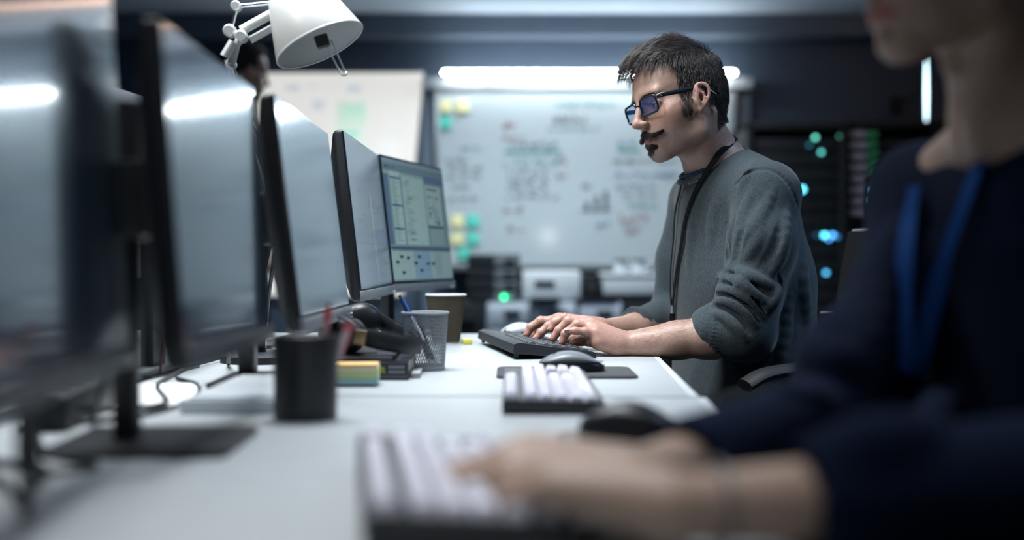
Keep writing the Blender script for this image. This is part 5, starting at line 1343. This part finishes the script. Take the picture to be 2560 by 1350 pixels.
# ---- hair on the forearms
def armhair(a, b, r, n, seed):
    q = np.random.RandomState(seed); t = q.rand(n, 1); u = q.normal(size=(n, 3)); u[:, 2] = np.abs(u[:, 2])*1.1; u /= np.linalg.norm(u, axis=1, keepdims=True)
    p = BD.proj((a+(b-a)*t+u*r).astype(np.float32), .0, 4); g = BD.grad(p, .003); ax = (b-a)/np.linalg.norm(b-a); J = q.normal(size=(n, 3))*.3
    def d(pp, tt):
        v = ax*.9+g*(.35-.3*tt)+np.array((0, 0, -.3))+J; return (v/np.linalg.norm(v, axis=1, keepdims=True)).astype(np.float32)
    strands('arm_hair', p, d, q.uniform(.006, .012, n).astype(np.float32), .000075, 4, M['hair'], man, q, None, np.tile(np.array((.13, .08, .055)), (n, 1)))
armhair(w3(1775, 838, 2.315), w3(1575, 858, 2.335), .035, 1500, 2)
# ---- hair
rs = np.random.RandomState(4)
HS = Sdf(); HS.ops = list(BD.ops[:BD.nskull]); HS.rc(HT(-.014, 0, -.035), neckb, .050, .06, .02)
CP = Sdf(); CP.ell(HT(-.006, 0, .048), (.0895, .0785, .0805), HT.R); CP.ell(HT(.030, 0, .062), (.060, .062, .062), HT.R, .015); CP.ell(HT(-.042, 0, .005), (.044, .058, .054), HT.R, .02); CP.ell(HT(.036, 0, .098), (.055, .050, .030), HT.R, .02)
for s in (-1, 1): CP.ell(HT(.008, s*.086, .002), (.020, .018, .026), HT.R, .004, 's')
CP.fn(lambda p: hairline(HT.loc(p))*.6, HT.O, .3, .004, 'i')
CP.fn(lambda p: -.064-HT.loc(p)[:, 2], HT.O, .3, .006, 'i')
V, Q = CP.mesh(.0024, HT.O-.17, HT.O+.19, 2); cap = link('hair', npmesh('hair', V, Q), M['hair_cap'], man, True, True)
def make_roots(n, zmin=-.064, zmax=.2, extra=None, seed=1):
    r = np.random.RandomState(seed); out = []
    while sum(len(o) for o in out) < n:
        q = r.normal(size=(4000, 3)); q /= np.linalg.norm(q, axis=1, keepdims=True); c = np.array((-.005, 0, .04)); p = c+q*np.array((.10, .08, .09))
        w = HS.proj((HT.O+p@HT.R.T).astype(np.float32), .0, 3); L = HT.loc(w)
        ok = (hairline(L) < -.001) & (L[:, 2] > zmin) & (L[:, 2] < zmax)
        ok &= ~((np.abs(L[:, 0]-.009) < .017) & (np.abs(L[:, 2]+.006) < .036) & (np.abs(L[:, 1]) > .05))
        if extra is not None: ok &= extra(L)
        out.append(w[ok])
    return np.concatenate(out)[:n]
def flow(L):
    """combing direction in head-local space: crown swirl, top forward, sides down and forward"""
    top = np.clip((L[:, 2]-.085)/.03, 0, 1); back = np.clip((-.05-L[:, 0])/.04, 0, 1); s = np.sign(L[:, 1]); side = 1-top
    d = np.zeros_like(L)
    d[:, 0] = top*1.0+side*(.30*(1-back)-.0*back); d[:, 1] = top*(-.25)+side*s*.0; d[:, 2] = top*(.02-.55*np.clip((L[:, 0]-.055)/.03, 0, 1))-side*1.0
    return d/np.linalg.norm(d, axis=1, keepdims=True)
N = 11000; roots = make_roots(N); Lr = HT.loc(roots)
topw = np.clip((Lr[:, 2]-.075)/.035, 0, 1); frontw = np.clip((Lr[:, 0]-.01)/.05, 0, 1)
Ln = .013+.005*rs.rand(N)+topw*(.024+.018*frontw+.012*rs.rand(N)); Ln *= np.where(Lr[:, 2] < -.02, .75, 1)
clump = roots*1.0; jit = rs.normal(size=(N, 3))*.075
cellid = np.floor(Lr*np.array((70, 90, 70))).astype(int); hsh = (cellid[:, 0]*73856093 ^ cellid[:, 1]*19349663 ^ cellid[:, 2]*83492791) % 1000; cj = np.stack([np.sin(hsh*12.9), np.sin(hsh*78.2), np.sin(hsh*37.7)], 1)
liftA = (.22+.45*topw)
def dfn(p, t):
    L = HT.loc(p); n = (L-np.array((-.01, 0, .04)))/np.array((.10, .08, .085)); n /= np.linalg.norm(n, axis=1, keepdims=True)
    f = flow(L); up = liftA*(1-t)**1.2
    d = f+n*up[:, None]+jit+cj*(.06+.11*topw)[:, None]; d /= np.linalg.norm(d, axis=1, keepdims=True)
    return (d@HT.R.T).astype(np.float32)
lay = (.0035+.0045*rs.rand(N)+topw*.012*rs.rand(N)+topw*frontw*.008+topw*.002).astype(np.float32)
def keep(p, t):
    v = HS.ev(p); g = HS.grad(p, .002); tgt = lay*min(1, t*1.6); return p+g*np.maximum(tgt-v, 0)[:, None]
cb = rs.rand(N, 1); gry = (rs.rand(N, 1) < .10+.35*(topw*frontw)[:, None]); hc = np.array((.020, .015, .013))*(.6+1.0*cb); hc = hc+np.array((.035, .028, .026))*(topw*frontw)[:, None]*cb; hc = np.where(gry, np.array((.16, .14, .135)), hc)
h1 = strands('hair_strands', roots.astype(np.float32), dfn, Ln.astype(np.float32), .00042, 6, M['hair'], man, rs, keep, hc); h1.parent = cap
# fringe locks hanging over the forehead
def lock(name, pts, n, spread, rr_, parent, taper=.3, colr=(.03, .024, .022), seg=7, w=.0004, seed=0):
    r = np.random.RandomState(seed); C = np.array([list(p) for p in catmull(pts, 4)], np.float32); m = len(C)
    idx = np.linspace(0, m-1, seg+1).astype(int); C = C[idx]; off = r.normal(size=(n, 3))*spread; sc_ = r.uniform(.75, 1.08, n)
    P = np.stack([C[0]+off]+[C[0]+(C[i]-C[0])*sc_[:, None]+off*(1-(1-taper)*i/seg) for i in range(1, seg+1)], 1)
    st = {'i': 0}
    def d(p, t):
        i = st['i']; st['i'] += 1; v = P[:, i+1]-P[:, i]; L_ = np.linalg.norm(v, axis=1, keepdims=True); st['L'] = L_; return v
    col = np.array(colr)*(.6+.8*r.rand(n, 1))
    return strands(name, P[:, 0].astype(np.float32), d, np.full(n, float(seg), np.float32), w, seg, M['hair'], parent, r, None, col)
fr = []
LK = [((.060, .010, .120), (.098, .0, .122), (.121, -.004, .094)), ((.055, .025, .118), (.095, .016, .118), (.115, .012, .090)), ((.05, .038, .112), (.085, .032, .112), (.104, .030, .082)),
        ((.06, -.008, .120), (.104, -.012, .116), (.122, -.016, .092)), ((.062, -.02, .118), (.102, -.024, .108), (.116, -.030, .080)), ((.065, -.012, .122), (.108, -.016, .104), (.116, -.022, .074)),
        ((.04, .045, .105), (.07, .044, .104), (.090, .042, .080)), ((.04, .0, .128), (.078, -.004, .134), (.108, -.006, .112)), ((.03, .018, .130), (.06, .014, .138), (.094, .012, .120)), ((.02, .03, .126), (.05, .028, .134), (.082, .026, .114)),
        ((.0, .01, .134), (.03, .008, .146), (.062, .008, .136)), ((-.01, -.01, .134), (.015, -.01, .150), (.045, -.01, .142)), ((-.03, .01, .130), (-.012, .01, .150), (.010, .014, .154)), ((-.02, .0, .133), (-.008, .0, .156), (.008, .002, .162))]
for i, (a, b_, c_) in enumerate(LK):
    a, b_, c_ = [(q[0], q[1], q[2]-(.004+.15*max(0, q[2]-.132))) for q in (a, b_, c_)]
    o = lock('hair_lock', [HT(*a), HT((a[0]*.55+b_[0]*.45), (a[1]+b_[1])/2, max(a[2], b_[2])+.004), HT(*b_), HT(*c_)], 130 if i < 11 else 60, .0045, .001, man, .35, (.055, .045, .042) if i not in (5, 4) else (.03, .024, .022), seed=i); o.parent = cap
# sideburn, eyebrows, moustache, goatee
def patch(name, n, samp, dirf, L0, L1, w, colr, parent, seed=0, off=-.0005, curve=0):
    r = np.random.RandomState(seed); q = samp(r, n).astype(np.float32); p = BD.proj(HT.pts(q), off, 3); lq = HT.loc(p)
    n = len(p); g0 = BD.grad(p, .002)@HT.R; J = r.normal(size=(n, 3))*.22; base = dirf(lq, r); base = base/np.linalg.norm(base, axis=1, keepdims=True)
    def d(pp, t):
        v = base+g0*(.55-.5*t)+J; v /= np.linalg.norm(v, axis=1, keepdims=True); return (v@HT.R.T).astype(np.float32)
    col = np.array(colr)*(.5+1.0*r.rand(n, 1))
    return strands(name, p, d, r.uniform(L0, L1, n).astype(np.float32), w, 4, M['hair'], parent, r, None, col)
def bx_(x, y, z):
    return lambda r, n: np.stack([r.uniform(*x, n), r.uniform(*y, n), r.uniform(*z, n)], 1)
for s in (-1, 1):
    o = patch('sideburn', 1300, bx_((.030, .049), (s*.062-.002, s*.062+.002), (-.024, .030)), lambda q, r: np.tile((.05, 0, -1.), (len(q), 1)), .006, .010, .0003, (.022, .017, .015), man, 3, -.002); o.parent = cap
    o = patch('eyebrow', 560, lambda r, n: np.stack([.10+0*r.rand(n), s*(.012+.036*r.rand(n)), .0285+r.normal(size=n)*.0018], 1), lambda q, r: np.stack([-.1+0*q[:, 0], s*(1+0*q[:, 0]), .15-14*(np.abs(q[:, 1])-.02)], 1), .004, .007, .0003, (.022, .017, .015), man, 5)
def msamp(r, n):
    y = r.uniform(-.036, .036, n); m = len(y); z = -.0370-.0085*np.sin(np.clip(np.abs(y)/.024, 0, 1.35)*PI/2)+r.uniform(-.0085, .0060, m)*(1-np.abs(y)/.044); return np.stack([.101-14*y*y, y, z], 1)
patch('moustache', 4200, msamp, lambda q, r: np.stack([.25+0*q[:, 0], np.sign(q[:, 1])*(.35+22*np.abs(q[:, 1])), -1+18*np.abs(q[:, 1])], 1), .008, .014, .00036, (.030, .022, .019), man, 7, -.0012)
def gsamp(r, n):
    y = r.normal(size=n)*.0060; return np.stack([.10+0*y, y, -.0725+r.normal(size=n)*.0045], 1)
patch('goatee', 1500, gsamp, lambda q, r: np.stack([.30+0*q[:, 0], -20*q[:, 1], -1+0*q[:, 0]], 1), .005, .009, .00036, (.030, .022, .019), man, 9)

# ================================================================== the person in navy, close to the camera
wo = thing('person', 'blurred person in a navy jumper with a blue lanyard, typing in the right foreground', 'person', (.56, 1.15, 0))
WT = Frame3(np.array((.421, 1.155, 1.212)), .14, .14, sc=.97)
WB = Sdf(); nk = np.array((.480, 1.165, 1.045), np.float32); head(WB, WT, False, nk, (.047, .052))
wN = np.array((.600, .965, .985), np.float32); wF = np.array((.442, 1.33, .985), np.float32); eN = np.array((.410, .800, .775), np.float32); eF = np.array((.302, 1.155, .770), np.float32)
rN = np.array((.098, .750, .770), np.float32); rF = np.array((.084, .862, .767), np.float32); latw = (wN-wF)/np.linalg.norm(wN-wF)
WB.rc(nk, wN, .045, .04, .03); WB.rc(nk, wF, .045, .04, .03); WB.rc(np.array((.535, 1.155, .95)), np.array((.555, 1.155, .66)), .08, .085, .03, lat=latw, ls=.6)
for sh, el, wr in ((wN, eN, rN), (wF, eF, rF)):
    WB.rc(sh, el, .036, .034, .02); m = el*.55+wr*.45; WB.rc(el, m, .034, .031, .015); WB.rc(m, wr, .031, .0205, .015)
gen_hand(WB, rN, (-.80, .60, .13), (.1, 1, .1), (0, .0, 1), curl=((18, 34, 26), (20, 36, 26), (24, 40, 28), (26, 42, 30)), sc=.95, rw=.020)
gen_hand(WB, rF, (-.96, .26, .16), (-.1, -1, .1), (0, -.1, 1), curl=((26, 36, 26), (28, 38, 26), (30, 40, 28), (30, 40, 28)), sc=.95, rw=.020)
V, Q = WB.mesh(RES*1.9, (-.14, .64, .6), (.75, 1.5, 1.42), 2)
wbody = link('body', npmesh('body', V, Q, skin_col(WT, 0, np.array((.42, .295, .23)), (.40, .12, .12))), M['skin'], wo, True, True)
WS = Sdf()
WS.rc(np.array((.530, 1.155, .965)), np.array((.552, 1.155, .70)), .100, .118, .03, lat=latw, ls=.60)
WS.rc(np.array((.525, 1.155, 1.02)), np.array((.535, 1.155, .95)), .055, .09, .03)
WS.rc(np.array((.52, 1.16, 1.015)), wN, .052, .056, .03); WS.rc(np.array((.515, 1.17, 1.015)), wF, .052, .054, .03)
WS.rc(wN, eN, .062, .052, .03); mF = wF*.55+eF*.45+np.array((.015, 0, 0), np.float32); qF = wF*.2+eF*.8; WS.rc(wF, mF, .056, .046, .03); WS.rc(mF, qF, .046, .053, .03); WS.rc(qF, eF, .053, .042, .03)
cN = rN*.70+eN*.30; cF = rF*.78+eF*.22
WS.rc(eN, cN, .052, .041, .02); WS.rc(eF, cF, .042, .036, .02)
WBASE = Sdf(); WBASE.ops = list(WS.ops)
for px, r, l in [([(2240, 560), (2200, 700), (2190, 860), (2200, 1000)], .020, .010), ([(2170, 520), (2140, 620), (2100, 720)], .018, .010), ([(2010, 860), (2080, 900), (2150, 920)], .016, .010), ([(1900, 950), (1960, 980), (2040, 990)], .016, .010), ([(2350, 900), (2330, 1000), (2300, 1080)], .02, .010), ([(2080, 1110), (2200, 1090), (2320, 1060)], .018, .010)]:
    fold(px, r, l, .014, 'u', WS, WBASE)
WS.rc(nk+np.array((-.0, 0, .10)), nk+np.array((.012, 0, .018)), .056, .046, .008, 's')
WS.rc(rN, cN+(eN-cN)*.1, .032, .036, .003, 's'); WS.rc(rF, cF+(eF-cF)*.1, .028, .031, .003, 's')
V, Q = WS.mesh(RES*2.2, (.05, .64, .6), (.8, 1.5, 1.12), 2); wj = link('jumper', npmesh('jumper', V, Q), M['navy'], wo, True, True)
WSB = Sdf(); WSB.ops = WBASE.ops+WB.ops[:70]
def wlan(path): return [q for q in (WSB.ray(x, y) for x, y in path) if q is not None]
a1 = wlan([(2300, 470), (2275, 560), (2258, 680), (2250, 800), (2252, 930), (2258, 1060)]); a2 = wlan([(2470, 390), (2440, 480), (2400, 580), (2350, 700), (2310, 800), (2280, 930), (2268, 1060)])
ls = strap(a2, .018, M['blue_strap'], 'lanyard', wo, WSB, .006); l3 = strap(a1, .016, M['blue_strap'], 'lanyard_strap', wo, WSB, .006); l3.parent = ls
# short dark hair
WC = Sdf(); WC.ell(WT(-.018, 0, .054), (.106, .086, .094), WT.R); WC.ell(WT(-.045, 0, .0), (.062, .070, .070), WT.R, .02); WC.ell(WT(.03, 0, .10), (.06, .055, .035), WT.R, .02)
WC.fn(lambda p: hairline(WT.loc(p))*.6, WT.O, .3, .004, 'i'); WC.fn(lambda p: -.068-WT.loc(p)[:, 2], WT.O, .3, .006, 'i')
V, Q = WC.mesh(.005, WT.O-.18, WT.O+.2, 2); link('hair', npmesh('hair', V, Q), M['hair_cap'], wo, True, True)
for s in (-1, 1):
    e_ = MB().ball(WT(.0770, s*.0325, .0130), .0106, 8).out('eyeball', M['eye'], wo, world=True); MB().ball(WT(.0855, s*.0325, .0112), .0045, 8).out('iris', M['iris'], wo, world=True).parent = e_
b = MB(); d = (rN-eN)/np.linalg.norm(rN-eN); c = Vector(rN-d*.028); x_ = Vector(d).orthogonal().normalized(); y_ = Vector(d).cross(x_)
b.ring([c+(x_*math.cos(2*PI*k/32)+y_*math.sin(2*PI*k/32))*.0262 for k in range(32)], .0018, 8); b.out('bracelet', M['dull_metal'], wo, world=True)
TR = Sdf()
for hp_, kn, an in ((np.array((.60, 1.05, .55)), np.array((.20, .97, .57)), np.array((.24, .99, .12))), (np.array((.56, 1.25, .55)), np.array((.16, 1.22, .57)), np.array((.20, 1.24, .12)))):
    TR.rc(hp_, kn, .08, .058, .03); TR.rc(kn, an, .056, .045, .02)
TR.rc(np.array((.56, 1.155, .57)), np.array((.56, 1.155, .66)), .10, .10, .04, lat=latw, ls=.65)
V, Q = TR.mesh(.009, (.0, .8, .0), (.8, 1.45, .85), 2); link('trousers', npmesh('trousers', V, Q), M['trouser'], wo, True, True)
for x, y in ((.24, .99), (.20, 1.24)):
    s_ = Sdf(); s_.ell((x-.09, y, .045), (.10, .042, .04), None, .02); s_.ell((x, y, .06), (.055, .04, .055), None, .02)
    s_.fn(lambda p: .004-p[:, 2], (x, y, 0), .3, .004, 'i'); V, Q = s_.mesh(.008, (x-.24, y-.08, 0), (x+.1, y+.08, .14), 1); link('shoe', npmesh('shoe', V, Q), M['shoe'], wo, True, True)

# ================================================================== standing person far behind the monitors
bp_ = thing('person', 'blurred dark-haired person standing far behind the monitors, only the head in view', 'person', (W(606, 0, 5.2).x, 5.2, 0))
BT = Frame3(np.array(W(606, 185, 5.2)), PI+.45, .18); PB = Sdf(); x0 = W(606, 0, 5.2).x
nk3 = BT.O+np.array((0, 0, -.17), np.float32); head(PB, BT, True, nk3, (.052, .056)); zt_ = float(nk3[2])
PB.rc((x0, 5.2, zt_-.12), (x0, 5.2, zt_-.5), .10, .09, .04, lat=(0, 1, 0), ls=.6)
for s in (-1, 1):
    PB.rc((x0, 5.2+s*.18, zt_-.08), (x0+.02, 5.2+s*.22, zt_-.36), .045, .038, .03); PB.rc((x0+.02, 5.2+s*.22, zt_-.36), (x0+.12, 5.2+s*.20, zt_-.56), .036, .025, .02)
    gen_hand(PB, (x0+.12, 5.2+s*.20, zt_-.56), (.6, 0, -.8), (.8, -s*.2, .5), (.3, s, .2), curl=(15, 25, 20))
V, Q = PB.mesh(.005, (x0-.3, 4.85, .8), (x0+.35, 5.55, 2.0), 2); link('body', npmesh('body', V, Q, skin_col(BT, .4)), M['skin'], bp_, True, True)
PJ = Sdf(); PJ.rc((x0, 5.2, zt_-.12), (x0, 5.2, zt_-.52), .118, .108, .04, lat=(0, 1, 0), ls=.58); PJ.rc((x0, 5.2, zt_-.05), (x0, 5.2, zt_-.14), .06, .1, .03)
for s in (-1, 1): PJ.rc((x0, 5.2+s*.08, zt_-.08), (x0, 5.2+s*.185, zt_-.09), .065, .066, .03); PJ.rc((x0, 5.2+s*.185, zt_-.09), (x0+.02, 5.2+s*.22, zt_-.36), .064, .050, .03); PJ.rc((x0+.02, 5.2+s*.22, zt_-.36), (x0+.09, 5.2+s*.21, zt_-.50), .046, .035, .02)
M['shirt_green'] = mat('green_shirt', (.05, .08, .06), .85, noise=(200, .2)); V, Q = PJ.mesh(.008, (x0-.3, 4.8, .8), (x0+.35, 5.6, 2.0), 2); link('shirt', npmesh('shirt', V, Q), M['shirt_green'], bp_, True, True)
PC = Sdf(); PC.ell(BT(-.014, 0, .052), (.104, .081, .091), BT.R); PC.ell(BT(-.060, 0, .005), (.050, .062, .058), BT.R, .02); PC.ell(BT(.03, 0, .10), (.055, .05, .035), BT.R, .02)
PC.fn(lambda p: hairline(BT.loc(p))*.6, BT.O, .3, .004, 'i'); PC.fn(lambda p: -.072-BT.loc(p)[:, 2], BT.O, .3, .006, 'i'); V, Q = PC.mesh(.005, BT.O-.18, BT.O+.2, 1); link('hair', npmesh('hair', V, Q), M['hair_cap'], bp_, True, True)
TR = Sdf()
for s in (-1, 1): TR.rc((x0, 5.2+s*.09, zt_-.52), (x0, 5.2+s*.10, .50), .085, .062, .04); TR.rc((x0, 5.2+s*.10, .5), (x0, 5.2+s*.10, .09), .06, .05, .02)
V, Q = TR.mesh(.012, (x0-.3, 4.9, 0), (x0+.3, 5.5, 1.3), 2); link('trousers', npmesh('trousers', V, Q), M['trouser'], bp_, True, True)
for s in (-1, 1): MB().ball((x0+.06, 5.2+s*.10, .045), .045, 10, sc=(2.6, 1, 1)).out('shoe', M['shoe'], bp_, world=True)
